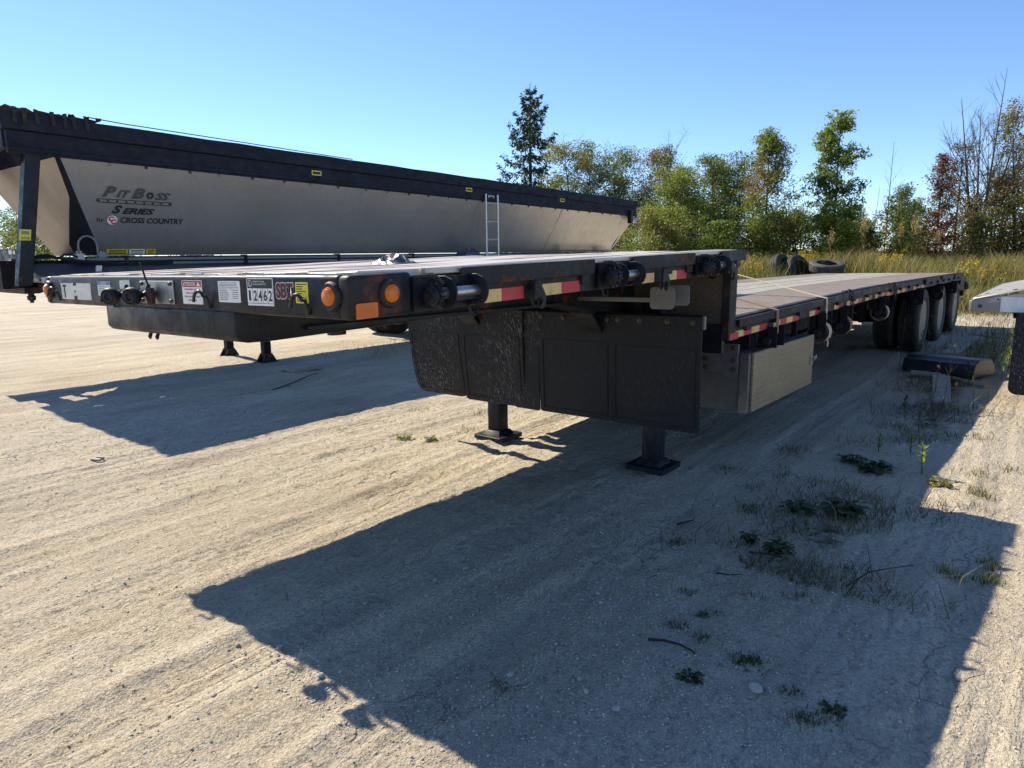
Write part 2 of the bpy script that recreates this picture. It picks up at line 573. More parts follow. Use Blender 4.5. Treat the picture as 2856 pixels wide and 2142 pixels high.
def arr_mesh(name, V, F, mats, parent=None, mi=None, tint=None, smooth=False, origin=None):
    """numpy verts / equal sized faces to a mesh object"""
    V = np.asarray(V, dtype=np.float32); F = np.asarray(F, dtype=np.int32)
    off = ROOTLOC.get(parent, Vector((0, 0, 0))) if parent is not None else Vector(origin or (0, 0, 0))
    V = V - np.array(off, dtype=np.float32)
    me = bpy.data.meshes.new(name)
    k = F.shape[1]
    me.vertices.add(len(V)); me.vertices.foreach_set("co", V.ravel())
    me.loops.add(F.size); me.loops.foreach_set("vertex_index", F.ravel())
    me.polygons.add(len(F))
    me.polygons.foreach_set("loop_start", np.arange(0, F.size, k, dtype=np.int32))
    me.polygons.foreach_set("loop_total", np.full(len(F), k, dtype=np.int32))
    if smooth: me.polygons.foreach_set("use_smooth", np.ones(len(F), dtype=bool))
    for m in (mats if isinstance(mats, (list, tuple)) else [mats]): me.materials.append(m)
    if mi is not None: me.polygons.foreach_set("material_index", np.asarray(mi, dtype=np.int32))
    me.update(calc_edges=True)
    if tint is not None:
        a = me.attributes.new("tint", 'FLOAT', 'POINT')
        a.data.foreach_set("value", np.asarray(tint, dtype=np.float32))
    o = bpy.data.objects.new(name, me)
    link(o, parent)
    if parent is None and origin is not None: o.location = origin
    return o

def text(name, body, mat, parent, org, right, up, w, h, shear=0.0, bold=0.0, ext=.0006, fn=None, nrm_off=.0008):
    """flat lettering fitted to a width and height; org is its lower left corner"""
    cu = bpy.data.curves.new("t", 'FONT')
    cu.body = body; cu.size = 1.0; cu.shear = shear; cu.offset = bold; cu.resolution_u = 3
    o = bpy.data.objects.new("t", cu)
    COL.objects.link(o)
    dg = bpy.context.evaluated_depsgraph_get()
    me = bpy.data.meshes.new_from_object(o.evaluated_get(dg))
    bpy.data.objects.remove(o); bpy.data.curves.remove(cu)
    n = len(me.vertices)
    P = np.zeros(n * 3); me.vertices.foreach_get("co", P); P = P.reshape(-1, 3)
    mn, mx = P.min(0), P.max(0)
    right, up, org = Vector(right).normalized(), Vector(up).normalized(), Vector(org)
    nr = right.cross(up)
    off = ROOTLOC.get(parent, Vector((0, 0, 0)))
    for i, v in enumerate(me.vertices):
        p = org + right * float((P[i, 0] - mn[0]) / (mx[0] - mn[0]) * w) + up * float((P[i, 1] - mn[1]) / (mx[1] - mn[1]) * h) + nr * nrm_off
        v.co = Vector(fn(p) if fn else p) - off
    me.name = name
    me.materials.clear(); me.materials.append(mat)
    ob = bpy.data.objects.new(name, me)
    return link(ob, parent)
# ------------------------------------------------------------------ the ground
CAM_XY = Vector((-1.42, -1.80, 0))          # camera position on the ground; trees and bank are laid out from it
CAM_YAW = 0.6786                             # yaw of the camera
def _hash(ix, iy, seed):
    h = (ix.astype(np.int64) * 374761393 + iy.astype(np.int64) * 668265263 + seed * 974634777) & 0xFFFFFFFF
    h = ((h ^ (h >> 13)) * 1274126177) & 0xFFFFFFFF
    return ((h ^ (h >> 16)) & 0xFFFF) / 65535.0
def vnoise(x, y, seed=0):
    x = np.asarray(x, float); y = np.asarray(y, float)
    ix, iy = np.floor(x), np.floor(y)
    fx, fy = x - ix, y - iy
    fx = fx * fx * (3 - 2 * fx); fy = fy * fy * (3 - 2 * fy)
    a = _hash(ix, iy, seed); b = _hash(ix + 1, iy, seed); c = _hash(ix, iy + 1, seed); d = _hash(ix + 1, iy + 1, seed)
    return (a + (b - a) * fx) * (1 - fy) + (c + (d - c) * fx) * fy - .5
def fbm(x, y, seed=0, o=4):
    s = 0; a = 1.0
    for k in range(o):
        s = s + a * vnoise(x * 2 ** k, y * 2 ** k, seed + k); a *= .5
    return s
def sstep(a, b, t):
    t = np.clip((t - a) / (b - a), 0, 1)
    return t * t * (3 - 2 * t)
FH = Vector((math.cos(CAM_YAW), math.sin(CAM_YAW), 0)); RH = Vector((math.sin(CAM_YAW), -math.cos(CAM_YAW), 0))
def sr(x, y):
    """depth from the camera along its yaw, and offset to its right"""
    dx, dy = x - CAM_XY.x, y - CAM_XY.y
    return dx * FH.x + dy * FH.y, dx * RH.x + dy * RH.y
def pos(s, r):  # tree offsets were worked out from image pixels at guessed depths
    p = Vector((CAM_XY.x, CAM_XY.y, 0)) + FH * s + RH * r
    return p.x, p.y
def bank(x, y):
    s, r = sr(x, y)
    s0 = 20.5 - 5.5 * sstep(5.0, 9.5, r) + .8 * vnoise(r * .4, s * .1, 91)
    return sstep(0, 6.5, s - s0) * sstep(-2.0, 3.0, r + (s - 20) * .12)
# wheel tracks running the length of the yard: (y at x=0, slope, half width, depth, tread)
TRACKS = [(-1.75, .02, .16, .010, 0), (-.35, .05, .13, .008, 1), (.55, .035, .15, .010, 2), (1.55, .05, .14, .012, 2), (2.25, .03, .16, .012, 1),
          (3.0, .045, .13, .010, 2), (3.7, .06, .16, .012, 0), (4.6, .03, .15, .012, 1), (5.4, .02, .2, .014, 0), (9.8, .03, .2, .012, 0), (11.6, .02, .2, .012, 0), (6.9, .0, .2, .012, 0)]
def gheight(x, y):
    x = np.asarray(x, float); y = np.asarray(y, float)
    h = .035 * fbm(x * .22, y * .3, 3, 3) + .013 * fbm(x * .9, y * 1.6, 7, 4)
    h = h + .012 * fbm(x * 2.6, y * 8.0, 12, 4)                                   # scraped lengthwise
    h = h + .0085 * fbm(x * 11, y * 13, 21, 3)
    rg = 1 - np.abs(fbm(x * 1.7 + 5, y * 13, 25, 3)) * 2.2                          # sharp scrape ridges and cuts
    h = h - .010 * np.clip(rg - .72, 0, 1) * 3 * sstep(-.1, .3, fbm(x * .6, y * .9, 28, 2))
    cl = fbm(x * 24, y * 24, 33, 2) * sstep(.05, .35, fbm(x * 1.1, y * 1.4, 36, 3))   # crumbs of broken crust
    h = h + .016 * np.clip(cl, 0, 1)
    for i, (y0, k, hw, dep, tr) in enumerate(TRACKS):
        u = (y - (y0 + k * x + .12 * np.sin(x * .35 + i * 1.7) + .03 * np.sin(x * 1.3 + i))) / hw
        fade = .45 + .55 * sstep(-.25, .25, fbm(x * .35 + i * 9, y * .2, 31 + i, 2))
        body = np.exp(-u ** 4); dep = dep * 1.6
        rim = np.exp(-((np.abs(u) - 1.25) / .28) ** 2)
        h = h - dep * body * fade + dep * .6 * rim * fade
        if tr == 0:
            h = h + .004 * body * fade * np.cos(u * 9)
        elif tr == 1:                                                              # block tread
            sx = x / .11 + np.sign(u) * .25
            cut = np.maximum(np.exp(-((np.abs(sx - np.round(sx))) / .09) ** 2), np.exp(-(u / .09) ** 2))
            h = h + body * fade * (.008 * cut)
        else:                                                                      # hexagonal blocks
            a = x / .13; b = u * hw / .12
            row = np.floor(b); aa = a + .5 * (row % 2)
            dx = np.abs(aa - np.round(aa)); dy = np.abs(b - row - .5)
            edge = np.maximum(np.exp(-((.5 - dy) / .07) ** 2), np.exp(-(dx / .055) ** 2))
            h = h + body * fade * (.009 * edge)
    bk = bank(x, y)
    s, r = sr(x, y)
    h = h + bk * (.50 + .2 * fbm(x * .3, y * .3, 55, 3))
    h = h * sstep(320, 180, np.abs(s) + np.abs(r) * .5) + .0
    return h
def weedsoil(x, y):
    a = .52 * np.exp(-((x - 2.35) / .55) ** 2 - ((y + .86) / .24) ** 2) + .50 * np.exp(-((x - 3.9) / .5) ** 2 - ((y + .85) / .25) ** 2)
    mid = np.interp(x, [4.0, 5.4, 7.0, 9, 12], [-.92, -.88, -.80, -.66, -.6])
    b = .52 * np.exp(-((y - mid) / .30) ** 2) * sstep(4.2, 5.6, x) * sstep(15, 12, x)
    return np.maximum(a, b)
def treadmask(x, y):
    m = np.zeros_like(x)
    for i, (y0, k, hw, dep, tr) in enumerate(TRACKS):
        if tr == 0: continue
        u = (y - (y0 + k * x + .12 * np.sin(x * .35 + i * 1.7) + .03 * np.sin(x * 1.3 + i))) / hw
        fade = sstep(-.05, .30, fbm(x * .8 + i * 9, y * .5, 31 + i, 3))
        m = np.maximum(m, np.exp(-u ** 6) * fade)
    return m
def gz(x, y):
    return float(gheight(np.array([x]), np.array([y]))[0])

def axis_coords(lo, hi, a, b, step):
    mid = np.arange(a, b, step)
    def grow(start, end, st):
        out = []; p = start; d = st
        while (p < end):
            d *= 1.03 if d < .12 else 1.13
            p += d; out.append(p)
        return np.array(out)
    up = grow(mid[-1], hi, step)
    dn = -grow(-mid[0], -lo, step)[::-1]
    return np.concatenate([dn, mid, up])
def make_ground():
    xs = axis_coords(-900, 1500, -1.5, 3.6, .016)
    ys = axis_coords(-900, 1500, -1.7, 4.2, .015)
    X, Y = np.meshgrid(xs, ys, indexing='ij')
    Z = gheight(X, Y)
    nx, ny = X.shape
    V = np.stack([X.ravel(), Y.ravel(), Z.ravel()], 1)
    i = np.arange(nx - 1)[:, None] * ny + np.arange(ny - 1)[None, :]
    F = np.stack([i, i + ny, i + ny + 1, i + 1], -1).reshape(-1, 4)
    t = NT("gravel_yard")
    v = t.co()
    big = t.noise(v, .28, 5, .55)
    lon = t.noise(t.co(scale=(.3, 1.2, 1), rot=(0, 0, -.04)), 1.5, 7, .62, .3)
    fine = t.noise(v, 60, 5, .7)
    grit = t.voro(v, 85, 'F1')
    grit2 = t.noise(v, 210, 3, .7)
    c = t.ramp(lon, [(.28, (.42, .345, .25)), (.42, (.62, .535, .405)), (.58, (.76, .675, .53)), (.76, (.53, .445, .335))])
    c = t.mix(t.ramp(big, [(.42, 0.), (.66, .7)]), c, (.62, .56, .46))
    c = t.mix(t.ramp(fine, [(.36, .5), (.56, 0.)]), c, (.28, .225, .165))
    c = t.mix(t.ramp(grit2, [(.60, 0.), (.76, .5)]), c, (.78, .71, .58))
    bnd = t.noise(t.co(scale=(.10, .55, 1), rot=(0, 0, -.05)), 1.6, 5, .62)
    c = t.mix(t.ramp(bnd, [(.50, 0.), (.62, .55)]), c, (.43, .365, .285))
    c = t.mix(t.ramp(bnd, [(.30, .5), (.40, 0.)]), c, (.80, .735, .60))
    damp = t.noise(t.co(scale=(.6, 1.3, 1)), 1.1, 5, .6)
    c = t.mix(t.ramp(damp, [(.63, 0.), (.74, .4)]), c, (.27, .22, .165))
    wv = t.t.nodes.new("ShaderNodeVectorMath"); wv.operation = 'ADD'
    t.L(t.co(scale=(.62, 1, 1)), wv.inputs[0]); wn = t.t.nodes.new("ShaderNodeTexNoise"); wn.inputs["Scale"].default_value = 6.0
    t.L(v, wn.inputs["Vector"]); wm = t.t.nodes.new("ShaderNodeVectorMath"); wm.operation = 'SCALE'; wm.inputs["Scale"].default_value = .10
    t.L(wn.outputs[1], wm.inputs[0]); t.L(wm.outputs[0], wv.inputs[1])
    ck = t.voro(wv.outputs[0], 9.0, 'DISTANCE_TO_EDGE')
    ckm = t.ramp(t.noise(t.co(scale=(.5, 1, 1)), 1.7, 4, .6), [(.57, 0.), (.66, 1.)])
    crack = t.math('MULTIPLY', t.ramp(ck, [(.0, 1.), (.035, 0.)]), ckm)
    c = t.mix(t.math('MULTIPLY', crack, .35), c, (.25, .21, .17))
    rib = t.noise(t.co(scale=(.10, 1, 1), rot=(0, 0, -.045)), 42, 3, .55)
    ribm = t.ramp(t.noise(t.co(scale=(.15, .8, 1)), 1.3, 3, .5), [(.46, 0.), (.60, 1.)])
    pit = t.ramp(t.noise(v, 34, 4, .62), [(.34, 1.), (.42, 0.)])
    at = t.attr("tint")[2]
    soil = t.ramp(t.noise(v, 2.0, 6, .7), [(.3, (.06, .05, .028)), (.7, (.13, .11, .06))])
    edge = t.math('ADD', at, t.math('MULTIPLY', t.math('SUBTRACT', t.noise(v, 1.6, 5, .7), .5), .45))
    edge = t.math('ADD', edge, t.math('MULTIPLY', t.math('SUBTRACT', t.noise(v, 17, 5, .75), .5), .75))
    c = t.mix(t.ramp(edge, [(.42, 0.), (.6, 1.)]), c, soil)
    wb = t.t.nodes.new("ShaderNodeVectorMath"); wb.operation = 'ADD'; ws = t.t.nodes.new("ShaderNodeVectorMath"); ws.operation = 'SCALE'; ws.inputs["Scale"].default_value = .022
    t.L(wn.outputs[1], ws.inputs[0]); t.L(v, wb.inputs[0]); t.L(ws.outputs[0], wb.inputs[1])
    bk_ = t.t.nodes.new("ShaderNodeTexBrick"); t.L(wb.outputs[0], bk_.inputs["Vector"])
    for nm, vl in (("Scale", 1.0), ("Mortar Size", .012), ("Mortar Smooth", .9), ("Brick Width", .13), ("Row Height", .085)): bk_.inputs[nm].default_value = vl
    for nm, vl in (("Color1", 1), ("Color2", .75), ("Mortar", 0)): bk_.inputs[nm].default_value = (vl, vl, vl, 1)
    trd = t.math('MULTIPLY', t.math('SUBTRACT', bk_.outputs[0], 1.0), t.attr("tread")[2])
    hgt = t.math('ADD', t.math('MULTIPLY', grit, -.5), t.math('ADD', t.math('MULTIPLY', fine, .9), t.math('MULTIPLY', grit2, .5)))
    b1 = t.bump(t.noise(t.co(scale=(.5, 1.4, 1)), 16, 6, .68), .9, .03)
    b2 = t.bump(hgt, 1.0, .016, b1)
    b4 = t.bump(trd, .6, .015, t.bump(t.math('ADD', t.math('MULTIPLY', crack, -1.6), t.math('ADD', t.math('MULTIPLY', pit, -.7), t.math('MULTIPLY', rib, t.math('MULTIPLY', ribm, .9)))), 1.0, .014, b2))
    m = t.fin(c, .92, 0, .25)
    tm = treadmask(X.ravel(), Y.ravel())
    g = arr_mesh("ground", V, F, m, tint=np.clip(np.maximum(bank(X.ravel(), Y.ravel()) * 3, weedsoil(X.ravel(), Y.ravel())), 0, 1), smooth=True)
    a_ = g.data.attributes.new("tread", 'FLOAT', 'POINT'); a_.data.foreach_set("value", tm.astype(np.float32))
    g["kind"] = "structure"
    return g
GROUND = make_ground()
# ------------------------------------------------------------------ the flatbed (step deck) trailer
AX = [-.2, 0, 3.27, 5.3, 7.1, 10.0, 12.3, 14.4, 16.0]
AZ = [-.033, -.029, .042, .068, .088, .080, .069, .055, .045]
def sag(x): return float(np.interp(x, AX, AZ))
def DF(p): return (p[0], p[1], p[2] + sag(p[0]) - .012 * p[1])
def cz(z, x=0.0, y=0.0): return z - sag(x) + .012 * y
FB = thing("flatbed_trailer", (7.2, 1.3, 0), "long black step-deck flatbed trailer with plank deck, parked on the gravel", "trailer")

def fpart(mb, name, mat, bev=0, seg=1, parent=None, fn=DF):
    return mb.build(name, mat, parent or FB, bev, seg, fn)

# front bolster with its rusty corners
bol = fpart(MB().box(0, .11, .055, 2.535, 1.335, 1.479), "front_bolster", MAT['black_front'], .016, 3)
for y0, y1 in ((-.002, .06), (2.53, 2.592)):
    fpart(MB().box(-.003, .27, y0, y1, 1.334, 1.478), "corner_post", MAT['rusty'] if y0 < 1 else MAT['black_front'], .018, 3)
# side channels and rub rails
for y0, y1 in ((.012, .05), (2.54, 2.578)):
    fpart(MB().box(.27, 3.24, y0, y1, 1.336, 1.462, 4), "side_channel", MAT['rail'])
    fpart(MB().box(3.26, 14.4, y0 + .01, y1, .886, 1.012, 16), "side_channel", MAT['rail'])
for side in (0, 1):
    ya, yb = (-.018, -.006) if side == 0 else (2.596, 2.608)
    for x0, x1 in ((.5, 1.415), (1.77, 2.51), (2.9, 3.3)):
        fpart(MB().box(x0, x1, ya, yb, 1.412, 1.481, 3), "rub_rail", MAT['rail'], .003)
    for x0, x1 in ((3.245, 6.6), (6.61, 10.1), (10.35, 11.55), (11.9, 13.1), (13.3, 14.4)):
        fpart(MB().box(x0, x1, ya, yb, .963, 1.021, 8), "rub_rail", MAT['rail'], .003)
    yc, yd = (-.006, .013) if side == 0 else (2.577, 2.596)
    ye, yf = (-.006, .023) if side == 0 else (2.577, 2.596)
    for x in (.62, .98, 1.36, 1.84, 2.2, 2.46, 2.95, 3.2):
        fpart(MB().box(x - .035, x + .035, yc, yd, 1.372, 1.476), "stake_pocket", MAT['rail'])
    for k in range(19):
        x = 3.45 + k * .585
        fpart(MB().box(x - .04, x + .04, ye, yf, .925, 1.014), "stake_pocket", MAT['rail'])
    yi, yj = (.05, .085) if side == 0 else (2.505, 2.54)
    fpart(MB().box(3.27, 14.4, yi, yj, .99, 1.024, 16), "deck_lip", MAT['rail'])
# upper deck planks
n = 17; y0 = .036; w = (2.555 - y0) / n
for i in range(n):
    a = y0 + i * w + .003; b = y0 + (i + 1) * w - .003
    xs0 = .05 + random.uniform(0, .05); mb = MB(); vs_, fs = [], []
    N = 6
    for k in range(N + 1):
        x = xs0 + (3.27 - random.uniform(0, .02) - xs0) * k / N
        dz = random.uniform(-.003, .004); e = random.uniform(-.003, .003); jy = random.uniform(-.002, .002)
        vs_ += [(x, a + jy, 1.455), (x, b + jy, 1.455), (x, b + jy, 1.484 + dz + e), (x, a + jy, 1.484 + dz - e)]
    for k in range(N):
        p = 4 * k; q = p + 4
        for j in range(4): fs.append((p + j, p + (j + 1) % 4, q + (j + 1) % 4, q + j))
    fs += [(3, 2, 1, 0), (4 * N, 4 * N + 1, 4 * N + 2, 4 * N + 3)]
    fpart(mb.add(vs_, fs), "plank", MAT['plank'], .002)
# a splintered loose strip along the deck edge
fpart(MB().box(.34, .95, .004, .028, 1.466, 1.486, 5), "edge_splinter", MAT['plank'])
fpart(MB().box(1.05, 3.2, .004, .026, 1.464, 1.482, 5), "edge_splinter", MAT['plank'])
# sheets added under both decks so that light does not leak between planks
fpart(MB().box(.1, 3.24, .05, 2.54, 1.432, 1.453, 6), "light_stop_sheet", MAT['under'])
fpart(MB().box(3.165, 14.38, .09, 2.50, .975, .991, 16), "light_stop_sheet", MAT['under'])
# lower deck: grip plates outside, planks in the middle
for ya, yb in ((.105, .865), (1.955, 2.495)):
    x = 3.30
    for k in range(5):
        x1 = x + 2.2
        fpart(MB().box(x + .004, x1 - .004, ya, yb, .995, 1.022, 6), "deck_plate", MAT['plate'], .002)
        x = x1
ny = 7; w = (1.95 - .87) / ny
for j in range(ny):
    a, b = .87 + j * w + .003, .87 + (j + 1) * w - .003
    cuts = [3.3, 6.6 + random.uniform(-.8, .8), 10.4 + random.uniform(-.8, .8), 14.35]
    for x0, x1 in zip(cuts[:-1], cuts[1:]):
        dz = random.uniform(-.003, .004)
        fpart(MB().box(x0 + .003, x1 - .003, a, b, .993, 1.021 + dz, 5), "plank", MAT['plank2'], .002)
# sloping tail
def tailz(x): return 1.02 - .30 * (x - 14.4)
for y0, y1, nm in ((.02, .10, "tail_beam"), (2.49, 2.57, "tail_beam")):
    fpart(MB().prism([(14.4, 1.02), (14.75, .985), (15.25, .80), (15.25, .62), (14.4, .80)], 'y', y0, y1), nm, MAT['black'], .004)
fpart(MB().prism([(14.41, 1.02), (14.75, .987), (15.24, .805), (15.24, .78), (14.75, .96), (14.41, .99)], 'y', .105, 2.485), "tail_plate", MAT['plate'])
bmp = fpart(MB().box(15.16, 15.25, .05, 2.54, .55, .68), "rear_bumper", MAT['black'], .006)
for y in (-.03, .14, 2.3, 2.48):
    lp = fpart(MB().lathe([(.03, -.1), (.062, -.09), (.066, .02), (.05, .045), (0, .05)], (15.12, y + .04, .74), (0, -1, .0), 16), "tail_lamp", MAT['rubber_ring'])
fpart(MB().box(15.0, 15.2, -.012, .02, .70, .84), "tail_lamp_bracket", MAT['rail'], .004)

# lamps and reflectors
def lamp(c, nrm, r=.031):
    rg = MB().lathe([(r * 1.55, 0), (r * 1.58, .006), (r * 1.40, .015), (r * 1.06, .014), (r * 1.04, .0)], c, nrm, 28)
    g = fpart(rg, "marker_lamp", MAT['rubber_ring'])
    ln = MB().lathe([(r, .004), (r, .016), (r * .93, .021), (r * .80, .0225), (r * .76, .026), (r * .4, .030), (0, .031)], c, nrm, 28)
    fpart(ln, "lens", MAT['amber'], parent=g)
    return g
lamp((-.002, .086, 1.411), (-1, 0, 0)); lamp((-.001, 2.525, 1.409), (-1, 0, 0)); lamp((.160, -.002, 1.411), (0, -1, 0))
def rrect(cx, cy, hw, hh, r, n=4):
    out = []
    for sx, sy, a0 in ((1, -1, -90), (1, 1, 0), (-1, 1, 90), (-1, -1, 180)):
        for k in range(n + 1):
            t = math.radians(a0 + 90 * k / n)
            out.append((cx + sx * (hw - r) + r * math.cos(t), cy + sy * (hh - r) + r * math.sin(t)))
    return out
fpart(MB().prism(rrect(.062, 1.362, .044, .025, .007), 'y', -.0085, -.0025), "orange_reflector", MAT['orange_refl'])

# stickers on the front face: (y left, y right, z top, z bottom) worked out from image pixels
def fz(z, y): return z + .029 + .012 * y
def sticker(name, yl, yr, zt, zb, mat, rad=.004, d=.0012):
    ym = (yl + yr) / 2
    zt, zb = fz(zt, ym), fz(zb, ym)
    o = fpart(MB().prism(rrect(ym, (zt + zb) / 2, (yl - yr) / 2, (zt - zb) / 2, rad, 2), 'x', -d, .0002), name, mat)
    return o, zt, zb
def ftext(body, mat, par, yl, zb, w, h, d=.0014, **k):
    return text("lettering", body, mat, par, (-d, yl, zb), (0, -1, 0), (0, 0, 1), w, h, fn=DF, nrm_off=.0004, **k)
def fbar(par, yl, yr, zt, zb, mat, d=.0016, name="print_block"):
    return fpart(MB().box(-d, -.0011, yr, yl, zb, zt), name, mat, parent=par)
def lines(par, yl, yr, zt, zb, n, mat, rag=.25):
    mb = MB(); st = (zt - zb) / n
    for k in range(n):
        e = yr + (yl - yr) * random.uniform(0, rag)
        mb.box(-.0016, -.0011, e, yl, zt - st * (k + .62), zt - st * (k + .22))
    fpart(mb, "print_lines", mat, parent=par)

s, zt, zb = sticker("faded_sticker", 2.366, 1.993, 1.389, 1.307, MAT['offwhite'], .002)
fbar(s, 2.345, 2.30, zt - .008, zt - .020, MAT['black_front']); fbar(s, 2.330, 2.314, zt - .020, zb + .008, MAT['black_front'])
fbar(s, 2.205, 2.165, zt + .0005, zt - .012, MAT['black_front']); fbar(s, 2.205, 2.165, zb + .018, zb - .0005, MAT['black_front'])
fbar(s, 2.198, 2.180, (zt + zb) / 2 + .005, (zt + zb) / 2 - .005, MAT['black_front'])
s, zt, zb = sticker("notice_sticker", 1.906, 1.766, 1.402, 1.335, MAT['white'])
fbar(s, 1.904, 1.768, zt - .001, zt - .016, MAT['blue'])
ftext("NOTICE", MAT['white'], s, 1.872, zt - .0135, .072, .010, d=.0022, bold=.02)
lines(s, 1.895, 1.777, zt - .020, zb + .004, 5, MAT['greyink'])
s, zt, zb = sticker("torn_sticker", 1.659, 1.555, 1.412, 1.372, MAT['offwhite'], .008)
s, zt, zb = sticker("warning_sticker", 1.074, .914, 1.420, 1.325, MAT['white'])
fbar(s, 1.070, .918, zt - .002, zt - .027, MAT['red'])
ftext("ATTENTION", MAT['white'], s, 1.060, zt - .022, .096, .0145, d=.0022, bold=.02)
fpart(MB().prism([(.955, zt - .023), (.925, zt - .023), (.940, zt - .006)], 'x', -.0022, -.0017), "warning_triangle", MAT['white'], parent=s)
for k, (ln, ww) in enumerate((("TO PREVENT DAMAGE TO LANDING GEAR", .130), ("DEFLATE ALL AIR BAGS", .096), ("BEFORE UNCOUPLING TRAILER", .120), ("FROM TRACTOR", .066))):
    ftext(ln, MAT['red'], s, .994 + ww / 2, zt - .0395 - k * .0145, ww, .0068, bold=.02)
s, zt, zb = sticker("specification_sticker", .791, .637, 1.421, 1.341, MAT['white'])
lines(s, .783, .645, zt - .004, zt - .026, 4, MAT['greyink'], .1)
fbar(s, .784, .644, zt - .0285, zt - .0295, MAT['ink'])
lines(s, .783, .715, zt - .032, zb + .006, 6, MAT['greyink']); lines(s, .69, .65, zt - .032, zb + .012, 5, MAT['greyink'], .1)
s, zt, zb = sticker("number_sticker", .588, .421, 1.434, 1.336, MAT['white'])
fbar(s, .584, .425, zt - .003, zt - .036, MAT['ink'])
fpart(MB().lathe([(.0125, 0), (.0125, .0006)], (-.0018, .566, zt - .0185), (-1, 0, 0), 20), "emblem_ring", MAT['white'], parent=s)
fpart(MB().lathe([(.0108, 0), (.0108, .0006)], (-.0025, .566, zt - .0185), (-1, 0, 0), 20), "emblem_disc", MAT['ink'], parent=s)
ftext("E", MAT['white'], s, .5735, zt - .026, .006, .014, d=.0034); ftext("L", MAT['white'], s, .5655, zt - .026, .006, .014, d=.0034)
ftext("EDMONTON TRAILER", MAT['white'], s, .546, zt - .015, .075, .0062, d=.0022); ftext("SALES & LEASING INC.", MAT['white'], s, .546, zt - .024, .085, .0062, d=.0022)
for k, dg in enumerate("12462"):
    yl = .583 - k * .0318
    ftext(dg, MAT['ink'], s, yl - .0045, zb + .017, .0225 if dg != "1" else .014, .038, bold=.025)
    fbar(s, yl - .0302, yl - .0315, zt - .037, zb + .008, MAT['ink'])
fbar(s, .584, .425, zb + .009, zb + .0075, MAT['ink'], d=.0020)
ym = .35; zt, zb = fz(1.422, ym), fz(1.365, ym)
s = ftext("SBT", MAT['white'], FB, .406, zb - .002, .108, .060, bold=.075, d=.0010); s.name = "fleet_lettering"
ftext("SBT", MAT['red'], s, .4035, zb, .103, .056, bold=.055, d=.0018)
ftext("SBT", MAT['ink'], s, .4005, zb + .003, .097, .050, bold=.022, d=.0026)
s, zt, zb = sticker("inspection_sticker", .288, .217, 1.424, 1.353, MAT['yellow'])
lines(s, .283, .225, zt - .004, zb + .028, 5, MAT['ink'], .5)
ftext("06/26", MAT['ink'], s, .279, zb + .005, .054, .0165, bold=.02)

# gladhand plate with two couplings
gp = fpart(MB().box(-.007, .001, 1.141, 1.442, fz(1.317, 1.3), fz(1.414, 1.3)), "coupling_plate", MAT['stainless'], .002)
for y, z in ((1.162, 1.402), (1.162, 1.33), (1.42, 1.402), (1.42, 1.33)):
    fpart(MB().lathe([(.009, 0), (.009, .006), (.006, .010), (0, .010)], (-.006, y, fz(z, 1.3)), (-1, 0, 0), 8), "bolt", MAT['bolt'], parent=gp)
def gladhand(y, z, mat2):
    c = Vector((-.085, y, z))
    ax = Vector((-.80, -.42, -.10)).normalized()
    body = MB().lathe([(.016, -.07), (.019, -.03), (.034, -.022), (.039, -.012), (.039, .010), (.034, .016), (.030, .016), (.027, .008), (.0, .006)], c, ax, 20)
    body.tube([c + Vector((.055, 0, 0)), c + Vector((.07, -.004, .008)), Vector((-.004, y - .01, z + .012))], .017, 10)
    g = fpart(body, "gladhand", MAT['rail'])
    fpart(MB().lathe([(.026, .010), (.026, .016), (.019, .020), (.014, .016), (.012, .008)], c, ax, 18), "seal", MAT['rubber_ring'], parent=g)
    lug = MB()
    pts = []
    for k in range(8):
        t = math.radians(-70 + 150 * k / 7)
        pts.append((-.03 - .0 * k, y - .052 + .040 * math.cos(t) * .6, z + .004 + .040 * math.sin(t)))
    lug.tube(pts, .008, 6)
    lug.prism(rrect(y - .058, z, .022, .034, .010, 3), 'x', -.038, -.022)
    fpart(lug, "clamp_lug", mat2, parent=g)
    return g
gladhand(1.566, fz(1.346, 1.55), MAT['castblack'])
gladhand(1.352, fz(1.352, 1.35), MAT['rusty'])
fpart(MB().tube([(-.03, 1.30, fz(1.385, 1.3)), (-.035, 1.315, fz(1.42, 1.3)), (-.03, 1.352, fz(1.475, 1.3)), (-.03, 1.362, fz(1.496, 1.3))], .0042, 6), "broken_cable", MAT['rubber_ring'])
# J hooks on the front
def jhook(y, z, lean=1.0):
    p = [(-.006, y - .022, z - .040), (-.010, y - .022, z - .012), (-.018, y - .020, z + .010)]
    for k in range(7):
        t = math.pi * k / 6
        p.append((-.030 - .014 * k / 6, y - .002 - .02 * math.cos(t) * lean, z + .010 + .020 * math.sin(t)))
    p += [(-.046, y + .020, z - .004), (-.046, y + .021, z - .012)]
    fpart(MB().tube(p, .0062, 7), "rope_hook", MAT['castblack'])
for y, z in ((2.405, 1.335), (1.745, 1.325), (.880, 1.352), (.235, 1.355)): jhook(y, fz(z, y))

